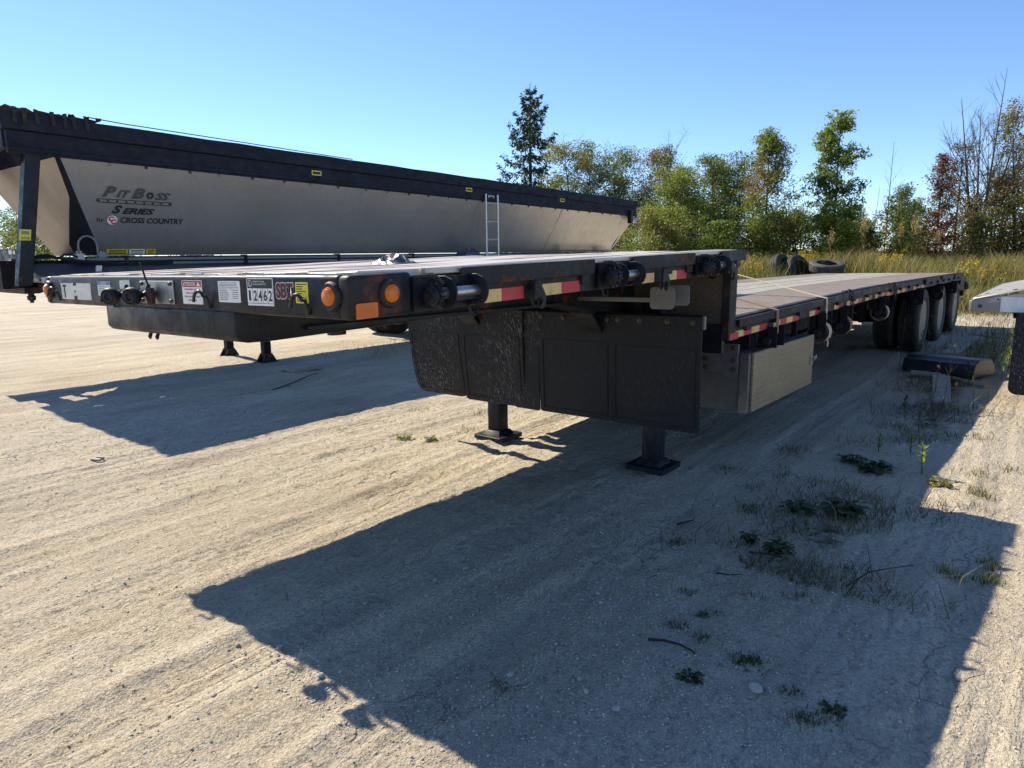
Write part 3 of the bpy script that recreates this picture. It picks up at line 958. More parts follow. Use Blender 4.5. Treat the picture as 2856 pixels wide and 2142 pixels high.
# coupler pan, beams and cross members under the upper deck
pan = MB().prism([(.0, 1.345), (-.002, 1.33), (-.002, 1.248), (.016, 1.228), (.05, 1.219), (.16, 1.214), (2.05, 1.214), (2.05, 1.334)], 'y', .69, 1.835)
fpart(pan, "coupler_pan", MAT['black_front'], .006, 2)
for y in (1.45, 1.52):
    fpart(MB().tube([(.05, y - .02, 1.23), (.04, y - .015, 1.205), (.05, y, 1.196), (.06, y + .015, 1.205), (.07, y + .02, 1.23)], .007, 6), "pan_hook", MAT['castblack'])
fpart(MB().lathe([(.05, 0), (.045, .03), (.036, .04), (.036, .075), (.05, .085), (.05, .1), (0, .1)], (.92, 1.29, 1.222), (0, 0, -1), 20), "king_pin", MAT['castblack'])
for y in (.72, 1.80):
    prof = [(.3, 1.334), (.3, 1.25), (2.1, 1.20), (2.45, 1.12), (2.7, .86), (2.95, .62), (3.3, .52), (3.3, .95), (3.16, 1.334)]
    fpart(MB().prism(prof, 'y', y, y + .025), "gooseneck_beam", MAT['under'])
    fl = MB()
    for (xa, za), (xb, zb2) in zip(prof[1:6], prof[2:7]):
        d = Vector((xb - xa, 0, zb2 - za)); L = d.length / 2; d.normalize()
        nrm = Vector((-d.z, 0, d.x))
        fl.obox(((xa + xb) / 2, y + .012, (za + zb2) / 2), d * L, Vector((0, .075, 0)), nrm * .008)
    fpart(fl, "beam_flange", MAT['black'])
for k in range(9):
    x = .42 + k * .34
    fpart(MB().box(x, x + .05, .05, 2.54, 1.338, 1.43), "cross_member", MAT['under'])
for k in range(18):
    x = 3.6 + k * .6
    fpart(MB().box(x, x + .05, .06, 2.53, .89, .974), "cross_member", MAT['under'])
for y in (.70, 1.84):
    fpart(MB().prism([(3.3, .52), (3.3, .888), (14.38, .888), (14.38, .70), (9.5, .66), (8.8, .56)], 'y', y, y + .03), "main_beam", MAT['under'])
    fpart(MB().box(3.3, 8.9, y - .07, y + .10, .49, .52, 6), "beam_flange", MAT['under'])

fpart(MB().box(4.2, 9.9, 2.40, 2.44, .30, .885, 8), "shade_panel", MAT['under'])  # unseen panel and arms, added to darken the ground under the deck
for x in (4.2, 6.1, 8.0, 9.8): fpart(MB().box(x, x + .06, 1.9, 2.40, .30, .36), "shade_panel_arm", MAT['under'])
# step bulkhead
fpart(MB().box(3.115, 3.15, .05, 2.54, .97, 1.334), "bulkhead_board", MAT['ply'])
fpart(MB().box(3.11, 3.16, .05, 2.54, .80, 1.0), "bulkhead_plate", MAT['black'])
for ya, yb in ((0, .055), (2.535, 2.59)):
    fpart(MB().box(3.10, 3.215, ya, yb, .886, 1.412), "corner_upright", MAT['rail'], .005)
fpart(MB().box(3.245, 3.30, .02, 2.57, 1.40, 1.478), "rear_edge_channel", MAT['rail'], .004)
fpart(MB().tube([(3.108, .155, 1.335), (3.106, .150, 1.31), (3.105, .13, 1.297), (3.106, .112, 1.31), (3.108, .112, 1.335)], .006, 6), "horseshoe_hook", MAT['castblack'])
# width marker plates on a cross bar
fpart(MB().box(2.38, 2.41, .20, .80, 1.198, 1.226), "marker_bar", MAT['greysteel'], .003)
for x, y0, y1, z0, z1 in ((2.372, .045, .20, 1.160, 1.288), (2.52, .02, .165, 1.170, 1.292)):
    fpart(MB().prism(rrect((y0 + y1) / 2, (z0 + z1) / 2, (y1 - y0) / 2, (z1 - z0) / 2, .02, 4), 'x', x, x + .005), "marker_plate", MAT['greysteel'])
fpart(MB().tube([(2.375, .125, 1.285), (2.375, .12, 1.34)], .004, 6), "marker_hanger", MAT['castblack'])
fpart(MB().tube([(2.46, .80, 1.205), (2.46, .80, 1.14), (2.60, .78, 1.09)], .02, 8), "air_pipe", MAT['under'])
gus = [(2.5, 1.13), (2.62, 1.16), (2.72, 1.15), (2.86, 1.06), (2.66, 1.06)]
fpart(MB().prism([(p[0], p[1]) for p in gus], 'y', .86, .90), "curved_gusset", MAT['rail'])

# mud flap curtain
fpart(MB().box(2.615, 2.66, -.025, 2.55, 1.055, 1.105), "flap_bar", MAT['under'], .003)
def flap(y0, y1, z0, z1, x, curl, rads=(.05, .05), frame=True, top_plain=.2):
    """rubber flap with a raised border and recessed field, curling at the foot"""
    def bend(p):
        t = max(0.0, (z1 - p[2]) / (z1 - z0))
        e = (p[1] - (y0 + y1) / 2) / (y1 - y0)
        return DF((p[0] + curl * t * t + .012 * curl / max(.03, abs(curl)) * e * t, p[1], p[2]))
    def outline(m, zlo):
        ra = rads[0] if m == 0 else max(.01, rads[0] - m)
        out = [(y0 + m, z1 if m == 0 else z1 - top_plain)]
        for k in range(6):
            z = out[0][1] + (zlo - out[0][1]) * (k + 1) / 7
            out.append((y0 + m, z))
        for (cy, sg, a0) in ((y0 + m + ra, 1, 180), (y1 - m - ra, 1, 270)):
            for k in range(5):
                t = math.radians(a0 + 90 * k / 4)
                out.append((cy + ra * math.cos(t), zlo + ra + ra * math.sin(t)))
        for k in range(6):
            z = zlo + (out[0][1] - zlo) * (k + 1) / 7
            out.append((y1 - m, z))
        out.append((y1 - m, out[0][1]))
        return out
    o = outline(0, z0); th = .010
    nn = len(o)
    V, F = [], []
    # ribbon strips between left and right edge points by row
    half = nn // 2
    for (yy, zz) in o: V.append((x, yy, zz))
    for (yy, zz) in o: V.append((x + th, yy, zz))
    for i in range(half - (0 if nn % 2 else 1)):
        a, b = i, i + 1; c, d = nn - 2 - i, nn - 1 - i
        if b == c: F.append((a, b, d)); F.append((d + nn, b + nn, a + nn)); continue
        if b > c: break
        F.append((a, b, c, d)); F.append((d + nn, c + nn, b + nn, a + nn))
    for i in range(nn):
        j = (i + 1) % nn
        F.append((i, i + nn, j + nn, j))
    f = MB().add(V, F).build("mud_flap", MAT['flap'], FB, 0, 1, bend)
    if frame:
        fr = MB(); m = .035; q = outline(m, z0 + m)
        for i in range(len(q)):
            p1, p2 = q[i], q[(i + 1) % len(q)]
            d = Vector((0, p2[0] - p1[0], p2[1] - p1[1])); L = d.length
            if L < 1e-5: continue
            d.normalize(); nr = Vector((0, -d.z, d.y))
            fr.obox((x - .001, (p1[0] + p2[0]) / 2, (p1[1] + p2[1]) / 2), d * (L / 2 + .001), nr * .003, Vector((.0035, 0, 0)))
        fr.build("border_rib", MAT['flap'], f, 0, 1, bend)
    return f
flap(1.945, 2.545, .375, 1.095, 2.590, .10, (.09, .03), True, .2)
flap(1.325, 1.935, .378, 1.098, 2.574, .05, (.035, .045), True, .2)
flap(1.19, 1.42, .375, 1.095, 2.592, .015, (.015, .015), False)
f3 = flap(.582, 1.185, .375, 1.095, 2.586, .02, (.02, .02), True, .19)
f4 = flap(-.04, .592, .372, 1.095, 2.582, .02, (.02, .045), True, .2)
for y in (1.161, .973, .806, .624, .541, .381, .188, .02, 1.93, 1.36):
    fpart(MB().lathe([(.017, 0), (.017, .004), (.009, .006), (.009, .013), (0, .014)], (2.582, y, 1.063), (-1, 0, 0), 12), "bolt", MAT['bolt'])
fpart(MB().box(2.60, 2.625, -.048, -.030, 1.02, 1.10), "flap_bracket", MAT['greysteel'], .002)

# landing gear
for y in (.45, 1.88):
    g = MB().box(2.875, 3.025, y - .075, y + .075, .42, 1.20).build("landing_leg", MAT['under'], FB, .012, 2)
    MB().box(2.89, 3.01, y - .06, y + .06, .05, .43).build("inner_tube", MAT['black'], g, .006, 2)
    sk = MB()
    sk.add([(2.855, y - .095, .045), (3.045, y - .095, .045), (3.045, y + .095, .045), (2.855, y + .095, .045),
            (2.878, y - .072, .080), (3.022, y - .072, .080), (3.022, y + .072, .080), (2.878, y + .072, .080)],
           [(0, 1, 5, 4), (1, 2, 6, 5), (2, 3, 7, 6), (3, 0, 4, 7), (4, 5, 6, 7)])
    sk.build("foot_skirt", MAT['black'], g, .006, 2)
    zf = max(gz(2.95 + dx, y + dy) for dx in (-.14, 0, .14) for dy in (-.14, 0, .14)) if False else gz(2.95, y)
    MB().prism(rrect(2.95, y, .145, .15, .02, 3), 'z', .012, .046).build("foot_plate", MAT['black'], g, .004)
fpart(MB().tube([(2.95, .45, .88), (2.95, 1.88, .88)], .025, 8), "landing_shaft", MAT['under'])
for y in (.52, 1.81):
    fpart(MB().tube([(3.0, y, .55), (3.9, y, .80)], .025, 8), "landing_brace", MAT['under'])

# tool box
tb = MB().box(3.575, 5.03, .022, .56, .342, .786).build("toolbox", MAT['toolside'], FB, .006)
dr = MB().box(3.60, 5.045, -.002, .021, .350, .790).build("door", MAT['diamond'], tb, .005)
lt = MB().box(4.945, 4.995, -.016, -.003, .53, .61); lt.obox((5.045, -.018, .585), (.04, 0, .006), (0, .005, 0), (0, 0, .018)); lt.tube([(4.97, -.014, .57), (4.97, -.032, .575), (5.03, -.03, .585)], .006, 6)
lt.build("latch", MAT['chrome'], tb, .002)
hg = MB().box(3.556, 3.573, .024, .085, .345, .784)
hg.build("hinge_strip", MAT['stainless'], tb)
bk = MB().box(3.545, 3.572, .10, .56, .63, .852).build("mounting_plate", MAT['toolside'], tb, .002)
for y, z in ((.13, .825), (.13, .73), (.13, .665), (.345, .73), (.345, .665)):
    MB().lathe([(.020, 0), (.020, .004), (.013, .006), (.013, .016), (0, .017)], (3.545, y, z), (-1, 0, 0), 8).build("bolt", MAT['bolt'], tb)
for x in (3.75, 4.3, 4.85):
    MB().box(x, x + .05, .10, .14, .784, .93).build("hanger", MAT['under'], tb)
for x in (3.66, 3.72): MB().tube([(x, .04, .93), (x, .03, .80), (x + .002, .035, .74)], .004, 5).build("hanging_wire", MAT['under'], FB)

# web winches on the upper deck side
def winch_at(x, W=.30):
    z = 1.398; y = -.062
    bk_ = MB().box(x, x + W, -.016, -.006, 1.338, 1.458)
    ro = fpart(bk_, "winch", MAT['black'])
    for px in (x + .105, x + W - .03):
        pl = [(-.008, 1.458), (-.06, 1.458), (-.092, 1.446)]
        for k in range(9):
            t = math.radians(35 - 150 * k / 8)
            pl.append((y - .055 * math.cos(t) - .0, z + .058 * math.sin(t)))
        pl.append((-.008, 1.338))
        fpart(MB().prism(pl, 'x', px, px + .007), "end_plate", MAT['black'], .0015, parent=ro)
    fpart(MB().lathe([(.021, x + .05), (.021, x + W - .01)], (0, y, z), (1, 0, 0), 14), "drum", MAT['chrome'], parent=ro)
    fpart(MB().box(x + .118, x + W - .038, y - .010, y + .028, z - .030, z - .016), "drum_bar", MAT['black'], parent=ro)
    fpart(MB().lathe([(.030, x + W - .022), (.034, x + W - .018), (.034, x + W - .008), (.030, x + W - .004), (.022, x + W - .004)], (0, y, z - .002), (1, 0, 0), 18), "cap_ring", MAT['castblack'], parent=ro)
    ge = MB(); nt = 12
    prof = []
    for k in range(nt):
        for rr, da in ((.038, 0), (.050, .12), (.050, .3), (.038, .42)):
            t = 2 * math.pi * (k + da) / nt
            prof.append((y + rr * math.cos(t), z - .006 + rr * math.sin(t)))
    ge.prism(prof, 'x', x + .045, x + .062)
    fpart(ge, "ratchet_gear", MAT['castblack'], parent=ro)
    fpart(MB().lathe([(.014, x + .012), (.014, x + .022), (.028, x + .024), (.028, x + .034), (.034, x + .036), (.034, x + .044)], (0, y, z - .006), (1, 0, 0), 14), "gear_hub", MAT['castblack'], parent=ro)
    pw = MB().tube([(x + .03, -.02, 1.462), (x + .05, -.055, 1.462), (x + .055, -.075, 1.448)], .010, 6)
    pw.tube([(x + .055, -.07, 1.455), (x + .055, -.10, 1.43)], .008, 6)
    fpart(pw, "pawl", MAT['rail'], parent=ro)
    return ro
for x in (.262, 1.452, 2.535): winch_at(x)

# rope hooks along the side
def side_hook(x, zt=1.412, lower=False):
    h = .085
    pl = [(x - .028, zt - .01), (x - .008, zt), (x + .03, zt - .035), (x + .055, zt - .075), (x + .045, zt - .115), (x + .02, zt - .125), (x + .005, zt - .11),
          (x + .022, zt - .10), (x + .028, zt - .085), (x + .01, zt - .07), (x - .028, zt - .085)]
    fpart(MB().prism(pl, 'y', -.034, -.019), "side_hook", MAT['rail'], .002)
for x in (.955, 2.105, 3.05): side_hook(x)
for x in (1.02, 1.6, 2.2, .62):
    fpart(MB().tube([(x, .06, 1.34), (x + .005, .055, 1.305), (x + .02, .052, 1.290), (x + .038, .052, 1.30), (x + .042, .055, 1.318)], .006, 6), "rope_hook", MAT['rail'])
for x in (3.72, 4.18, 6.4, 8.6):
    fpart(MB().tube([(x, .05, .888), (x + .005, .045, .845), (x + .02, .042, .830), (x + .038, .042, .84), (x + .042, .045, .86)], .006, 6), "rope_hook", MAT['castblack'])

# reflective tape
def tape(x0, x1, z0, z1, y, red):
    fpart(MB().box(x0, x1, y - .0015, y, z0, z1), "reflective_tape", MAT['tape_r' if red else 'tape_w'])
for x0, x1, red in ((.615, .76, 0), (.761, .904, 1), (1.034, 1.178, 0), (1.179, 1.323, 1), (1.69, 1.783, 0), (1.784, 1.902, 1), (1.903, 2.05, 0),
                    (2.147, 2.32, 0), (2.321, 2.445, 1), (2.66, 2.78, 0), (2.781, 2.93, 1), (3.055, 3.16, 0)):
    tape(x0, x1, 1.338, 1.388, .0105 if x1 < 3.1 else -.0012, red)
x = 3.115; red = 1
for k, skip in enumerate("11111" "0" "1111" "00" "11" "000" "11" "0" "1111" "0" "11" "0" "111111" "00" "1111" "000" "111111"):
    wd = .152
    if skip == '1':
        tape(x, x + wd - .001, .888, .934, .0205 if x > 3.2 else -.0012, red); red = 1 - red
    x += wd
# wheels: three axles, dual tyres
def tyre_prof(R, W, rim):
    return [(rim, 0.02), (rim + .02, .005), (R * .80, -.012), (R * .93, .002), (R * .985, .022), (R, .040)]
def make_wheel(R=.473, W=.27, rim=.292):
    """tyre along +Y from y=0 (outer side) to W, hub at origin; returns two meshes"""
    pr = tyre_prof(R, W, rim)
    tread = []
    ng = 4; span = W - .08; gw = .013
    ys = .040
    for g in range(ng):
        yc = .04 + span * (g + 1) / (ng + 1)
        tread += [(R, yc - gw), (R - .02, yc - gw * .7), (R - .02, yc + gw * .7), (R, yc + gw)]
    full = pr + tread + [(r, W - h) for r, h in reversed(pr)]
    n0, n1 = len(pr), len(pr) + len(tread)
    NSEG = 72
    def wob(i, k):
        return (.007 if k % 4 < 2 else -.007) if n0 <= i < n1 else 0.0
    t = MB().lathe(full, (0, 0, 0), (0, 1, 0), NSEG, True, wob)
    # open the lathe at the bead: closing faces stay hidden behind the rim
    t.f = t.f[:-2]; t.s = t.s[:-2]; t.mi = t.mi[:-2]
    r = MB().lathe([(rim + .006, .012), (rim + .012, .018), (rim - .006, .03), (rim - .025, .075), (rim - .05, .115), (.20, .125), (.19, .115), (.165, .112), (.155, .105), (.09, .105), (.088, .085), (.07, .07), (.06, .03), (0, .028)], (0, 0, 0), (0, 1, 0), 40)
    for k in range(10):
        a = 2 * math.pi * k / 10
        r.lathe([(.013, 0), (.013, .022), (.008, .026), (0, .026)], (.142 * math.cos(a), .112, .142 * math.sin(a)), (0, -1, 0), 6)
    return t, r
WT, WR = make_wheel()
w_tyre = WT.build("tyre", MAT['tyre'], None, origin=(0, 0, 0)); w_rim = WR.build("rim", MAT['rim'], None, origin=(0, 0, 0))
me_tyre, me_rim = w_tyre.data, w_rim.data
bpy.data.objects.remove(w_tyre); bpy.data.objects.remove(w_rim)
def add_wheel(root, x, y, z, flip, spin=0.0):
    o = bpy.data.objects.new("wheel_tyre", me_tyre); link(o, root)
    o.location = Vector((x, y, z)) - ROOTLOC[root]
    o.rotation_euler = (0, spin, math.pi if flip else 0)
    r = bpy.data.objects.new("rim", me_rim); link(r, o)
    return o
for k in range(3):
    x = 10.674 + 1.638 * k
    for y, fl in ((.02, 0), (.62, 1), (1.97, 0), (2.57, 1)):
        add_wheel(FB, x, y, .473, fl, random.uniform(0, 6))
    MB().tube([(x, .3, .473), (x, 2.3, .473)], .065, 12).build("axle", MAT['under'], FB)
    for y in (.72, 1.86):
        MB().prism([(x - .75, .86), (x - .75, .55), (x - .62, .45), (x + .12, .42), (x + .12, .56), (x - .5, .62), (x - .55, .86)], 'y', y, y + .06).build("suspension_arm", MAT['under'], FB)
        MB().lathe([(.11, 0), (.13, .04), (.12, .1), (.13, .16), (.11, .22)], (x + .3, y + .03, .58), (0, 0, 1), 16).build("air_bag", MAT['rubber_ring'], FB)
# strap winches below the lower deck, with rolled straps
def low_winch(x, z, roll, r=.095):
    z = cz(z, x)
    b = MB().box(x - .02, x + .16, .02, .035, z - .01, .905)
    b.box(x - .02, x - .012, -.05, .09, z - .05, .90); b.box(x + .15, x + .158, -.05, .09, z - .05, .90)
    ro = fpart(b, "strap_winch", MAT['under'])
    fpart(MB().lathe([(.03, x - .055), (.034, x - .05), (.034, x - .02), (.02, x + .17)], (0, .02, z), (1, 0, 0), 12), "drum", MAT['castblack'], parent=ro)
    if roll:
        fpart(MB().lathe([(.04, x + .0), (r * .78, x + .004)], (0, .02, z), (1, 0, 0), 20), "roll_core", MAT['castblack'], parent=ro)
        sp = MB()
        for q, rr in ((0, r), (1, r * .88), (2, r * .76)):
            sp.lathe([(rr - .0035, x + .012), (rr, x + .010 - q * .001), (rr, x + .10), (rr - .0035, x + .10), (rr - .0035, x + .012)], (0, .02 + .003 * q, z + .004 * q), (1, 0, 0), 28)
        fpart(sp, "rolled_strap", MAT['strap'] if roll == 2 else MAT['strapold'], parent=ro)
low_winch(3.93, .845, 0); low_winch(5.22, .790, 2); low_winch(5.95, .790, 1); low_winch(7.62, .800, 2); low_winch(9.9, .80, 0); low_winch(11.65, .80, 1); low_winch(13.2, .80, 0)
# ------------------------------------------------------------------ the hopper trailer
HT = thing("hopper_trailer", (7.5, 8.0, 0), "tall aluminium hopper trailer with black top band and printed side, behind the flatbed", "trailer")
def hp(mb, name, mat, bev=0, seg=1, parent=None): return mb.build(name, mat, parent or HT, bev, seg)
def hzt(x): return 2.972 - .0192 * (x - 1.2)
def hzb(x): return 2.568 - .0158 * (x - 1.63)
YT, YB, ZB = 6.762, 7.30, 1.553           # top and foot of the near side sheet
YTF, YBF = 9.238, 8.70                    # the far side
def side_pt(x, t, off=0.0):
    """point on the near side sheet, t from 0 at the foot to 1 at the top; off outward"""
    z = ZB + (hzb(x) - ZB) * t; y = YB + (YT - YB) * t
    nr = Vector((0, -(hzb(x) - ZB), -(YB - YT))).normalized()
    return Vector((x, y, z)) + nr * off
def lin(a, b, t): return a + (b - a) * t
seams = [(1.64, 2.15), (3.10, 3.10), (5.72, 5.72), (8.35, 8.35), (10.95, 10.95), (13.42, 13.70)]
SHEETS = []
for (ta, ba), (tb_, bb) in zip(seams[:-1], seams[1:]):
    mb = MB(); V = []; N = 6
    for k in range(N + 1):
        t = k / N
        bow = .012 * math.sin(math.pi * t)
        for x in (lin(ba, ta, t) + .003, lin(bb, tb_, t) - .003):
            V.append(side_pt(x, t, bow * .5)); V.append(side_pt(x, t, bow * .5 - .006))
    F = []
    for k in range(N):
        a = 4 * k; b = a + 4
        F += [(a, a + 2, b + 2, b), (a + 1, b + 1, b + 3, a + 3), (a, b, b + 1, a + 1), (a + 2, a + 3, b + 3, b + 2)]
    F += [(0, 1, 3, 2), (4 * N, 4 * N + 2, 4 * N + 3, 4 * N + 1)]
    SHEETS.append(hp(mb.add(V, F), "side_sheet", MAT['sheet']))
# lap strips at the seams
for (tx, bx) in seams[1:-1]:
    st = MB(); V = []
    for t in (0.0, 1.0):
        x = lin(bx, tx, t)
        V += [side_pt(x - .03, t, .0075), side_pt(x + .012, t, .0095), side_pt(x + .012, t, .002), side_pt(x - .03, t, .002)]
    st.add(V, [(0, 1, 5, 4), (1, 2, 6, 5), (3, 0, 4, 7), (0, 3, 2, 1), (4, 5, 6, 7)])
    hp(st, "lap_strip", MAT['sheet'])
# bolt heads below the band
for k in range(26):
    x = 2.1 + k * .45 + random.uniform(-.05, .05)
    p = side_pt(x, .985, .006)
    hp(MB().lathe([(.018, 0), (.016, .010), (0, .014)], p, (0, -.88, -.45), 8), "bolt", MAT['bolt'] if k % 3 else MAT['chrome'])
# far side and inner walls
hp(MB().add([(1.64, YTF, hzb(1.64)), (13.42, YTF, hzb(13.42)), (13.7, YBF, ZB), (2.15, YBF, ZB), (1.64, YTF - .01, hzb(1.64)), (13.42, YTF - .01, hzb(13.42)), (13.7, YBF - .01, ZB), (2.15, YBF - .01, ZB)],
            [(0, 1, 2, 3), (7, 6, 5, 4), (0, 4, 5, 1), (1, 5, 6, 2), (2, 6, 7, 3), (3, 7, 4, 0)]), "far_side_sheet", MAT['sheet'])
# sloping end walls
def slab4(a, b, c, d, th):
    a, b, c, d = map(Vector, (a, b, c, d)); nr = (b - a).cross(d - a).normalized() * th
    return MB().add([a, b, c, d, a - nr, b - nr, c - nr, d - nr], [(0, 1, 2, 3), (7, 6, 5, 4), (0, 4, 5, 1), (1, 5, 6, 2), (2, 6, 7, 3), (3, 7, 4, 0)])
hp(slab4((1.60, YT + .02, 2.57), (1.60, YTF - .02, 2.57), (2.13, YBF - .01, ZB), (2.13, YB + .01, ZB), .008), "front_wall", MAT['sheet_front'])
hp(slab4((13.9, YT + .02, 2.40), (13.9, YTF - .02, 2.40), (13.72, YBF - .01, ZB), (13.72, YB + .01, ZB), .008), "rear_wall", MAT['sheet'])
hp(slab4((13.45, YT, hzb(13.45)), (13.95, YT, hzb(13.95)), (13.85, YB, ZB + .1), (13.73, YB, ZB + .1), .008), "rear_wing", MAT['sheet'])
# black gusset beside the front edge
g = MB()
V = []
for t in (0, .12, .35, .62, 1.0):
    xe = lin(2.15, 1.64, t)
    wd = (.24, .26, .17, .06, .05)[(0, .12, .35, .62, 1.0).index(t)]
    V += [side_pt(xe, t, .004), side_pt(xe - wd, t, .004) + Vector((0, .10 * (1 - t), 0)), side_pt(xe, t, -.008), side_pt(xe - wd, t, -.008) + Vector((0, .10 * (1 - t), 0))]
F = []
for k in range(4):
    a = 4 * k; b = a + 4
    F += [(a, b, b + 1, a + 1), (a + 2, a + 3, b + 3, b + 2), (a, a + 2, b + 2, b), (a + 1, b + 1, b + 3, a + 3)]
F += [(0, 1, 3, 2), (16, 18, 19, 17)]
hp(g.add(V, F), "corner_gusset", MAT['tarpband'])
# top band: lower strip, proud upper strip, far side, cross ends
def band(x0, x1, y0, y1, f0, f1, name, n=12, wav=0.0):
    V = []; F = []
    for k in range(n + 1):
        x = lin(x0, x1, k / n)
        za, zb_ = lin(hzb(x), hzt(x), f0), lin(hzb(x), hzt(x), f1) + wav * math.sin(k * 2.3) 
        V += [(x, y0, za), (x, y1, za), (x, y1, zb_), (x, y0, zb_)]
    for k in range(n):
        a = 4 * k; b = a + 4
        for j in range(4): F.append((a + j, a + (j + 1) % 4, b + (j + 1) % 4, b + j))
    F += [(3, 2, 1, 0), (4 * n, 4 * n + 1, 4 * n + 2, 4 * n + 3)]
    return hp(MB().add(V, F), name, MAT['tarpband'], .006)
band(1.17, 14.0, 6.742, 6.80, -.01, .56, "top_band", 14)
band(1.13, 14.0, 6.715, 6.80, .565, 1.0, "tarp_rail", 30, .004)
band(1.17, 14.0, 6.728, 6.741, .04, .16, "band_ridge", 14)
band(1.15, 14.0, 9.20, 9.285, .0, 1.0, "far_band", 10)
hp(MB().box(1.15, 1.22, 6.81, 9.19, 2.62, 2.96), "front_header", MAT['tarpband'], .008)
hp(MB().box(13.9, 14.0, 6.81, 9.19, 2.36, 2.71), "rear_header", MAT['tarpband'], .008)
# rolled tarp ends and tabs hanging over the front top corner
for k in range(8):
    x = 1.12 + k * .115 + random.uniform(-.02, .02)
    z = hzt(x)
    hp(MB().obox((x, 6.705, z - .03), (.020, 0, random.uniform(-.005, .005)), (0, .006, 0), (random.uniform(-.01, .01), -.004, .075)), "tarp_tab", MAT['rail'], .002)
tp = MB(); nx_, ny_ = 16, 10; V = []
for i in range(nx_ + 1):
    for j in range(ny_ + 1):
        x = 1.13 + .95 * i / nx_; y = 6.72 + 2.5 * j / ny_
        V.append((x, y, hzt(x) + .02 + .045 * abs(math.sin(i * 1.9 + j * .4)) * random.uniform(.5, 1) * (1 - .75 * i / nx_)))
F = [(i * (ny_ + 1) + j, (i + 1) * (ny_ + 1) + j, (i + 1) * (ny_ + 1) + j + 1, i * (ny_ + 1) + j + 1) for i in range(nx_) for j in range(ny_)]
hp(tp.add(V, F, True), "folded_tarp", MAT['rail'])
hp(MB().tube([(1.9, 6.73, hzt(1.9) + .05), (2.3, 6.73, hzt(2.3) + .035), (5.5, 6.73, hzt(5.5) + .012)], .006, 5), "tarp_cable", MAT['castblack'])
for x in (1.78, 1.93, 2.05): hp(MB().lathe([(.0, -.03), (.02, -.02), (.015, .0), (.022, .02), (0, .03)], (x, 6.73, hzt(x) + .04), (1, .2, .2), 7), "cable_clamp", MAT['castblack'])
# leaning front post and frame head
hp(MB().add([(1.335, 6.745, 2.66), (1.475, 6.745, 2.66), (1.475, 6.88, 2.66), (1.335, 6.88, 2.66), (1.105, 6.745, 1.24), (1.235, 6.745, 1.24), (1.235, 6.88, 1.24), (1.105, 6.88, 1.24)],
            [(0, 1, 2, 3), (7, 6, 5, 4), (0, 4, 5, 1), (1, 5, 6, 2), (2, 6, 7, 3), (3, 7, 4, 0)]), "front_post", MAT['black'], .008)
hp(MB().add([(1.335, 8.98, 2.66), (1.475, 8.98, 2.66), (1.475, 9.12, 2.66), (1.335, 9.12, 2.66), (1.335, 8.62, 1.24), (1.475, 8.62, 1.24), (1.475, 8.75, 1.24), (1.335, 8.75, 1.24)],
            [(0, 1, 2, 3), (7, 6, 5, 4), (0, 4, 5, 1), (1, 5, 6, 2), (2, 6, 7, 3), (3, 7, 4, 0)]), "front_post", MAT['black'], .008)
hp(slab4((1.20, 6.90, 2.60), (1.20, 6.98, 2.64), (1.36, 6.98, 2.45), (1.36, 6.90, 2.40), .05), "post_brace", MAT['rail'])
fh = hp(MB().box(1.24, 1.30, 7.0, 8.75, 1.22, 1.62), "frame_head", MAT['black'], .01)
hp(MB().prism([(1.22, 1.215), (1.40, 1.215), (1.45, 1.18), (1.36, 1.15), (1.22, 1.15)], 'y', 6.98, 8.75), "nose_plate", MAT['rusty'])
# small stickers on the frame head and post
for y, z, w_, h_, m in ((7.32, 1.60, .10, .06, 'white'), (7.20, 1.595, .07, .05, 'offwhite'), (7.36, 1.50, .13, .05, 'white'), (7.16, 1.42, .09, .09, 'white'), (7.09, 1.36, .05, .06, 'red'), (7.17, 1.34, .05, .05, 'white'), (7.06, 1.29, .05, .06, 'white')):
    sk = hp(MB().box(1.236, 1.241, y - w_ / 2, y + w_ / 2, z - h_ / 2, z + h_ / 2), "small_sticker", MAT[m])
    hp(MB().box(1.2345, 1.2365, y - w_ / 2 + .004, y + w_ / 2 - .004, z + h_ * .2, z + h_ * .45), "print_block", MAT['red' if m == 'white' else 'ink'], parent=sk)
sk = hp(MB().obox((1.222, 6.741, 1.76), (.052, 0, 0), (0, .0025, 0), (.008, 0, .055)), "inspection_sticker", MAT['yellow'])
text("lettering", "07/26", MAT['ink'], sk, (1.182, 6.7378, 1.716), (1, 0, 0), (.15, 0, 1), .075, .025, bold=.02)
hp(MB().box(1.19, 1.26, 6.7375, 6.738, 1.765, 1.80), "print_lines", MAT['greyink'], parent=sk)
# lower frame, pipes, valve gear
hp(MB().box(1.10, 13.9, 7.22, 7.30, 1.20, 1.50, 6), "frame_rail", MAT['under'])
hp(MB().box(1.10, 13.9, 8.62, 8.70, 1.12, 1.50, 6), "frame_rail", MAT['under'])
hp(MB().box(2.2, 13.6, 7.32, 8.60, 1.30, 1.54, 6), "conveyor_box", MAT['under'])
for k in range(8):
    hp(MB().box(1.6 + k * 1.6, 1.68 + k * 1.6, 7.30, 8.62, 1.20, 1.29), "cross_member", MAT['under'])
for z, r in ((1.503, .019), (1.452, .019)):
    hp(MB().tube([(1.92, 7.13, z), (5, 7.13, z), (9, 7.13, z), (13.6, 7.13, z)], r, 8), "side_pipe", MAT['hose'])
for k in range(8):
    x = 2.35 + k * 1.55
    hp(MB().box(x - .02, x + .02, 7.10, 7.21, 1.42, 1.545), "pipe_bracket", MAT['under'])
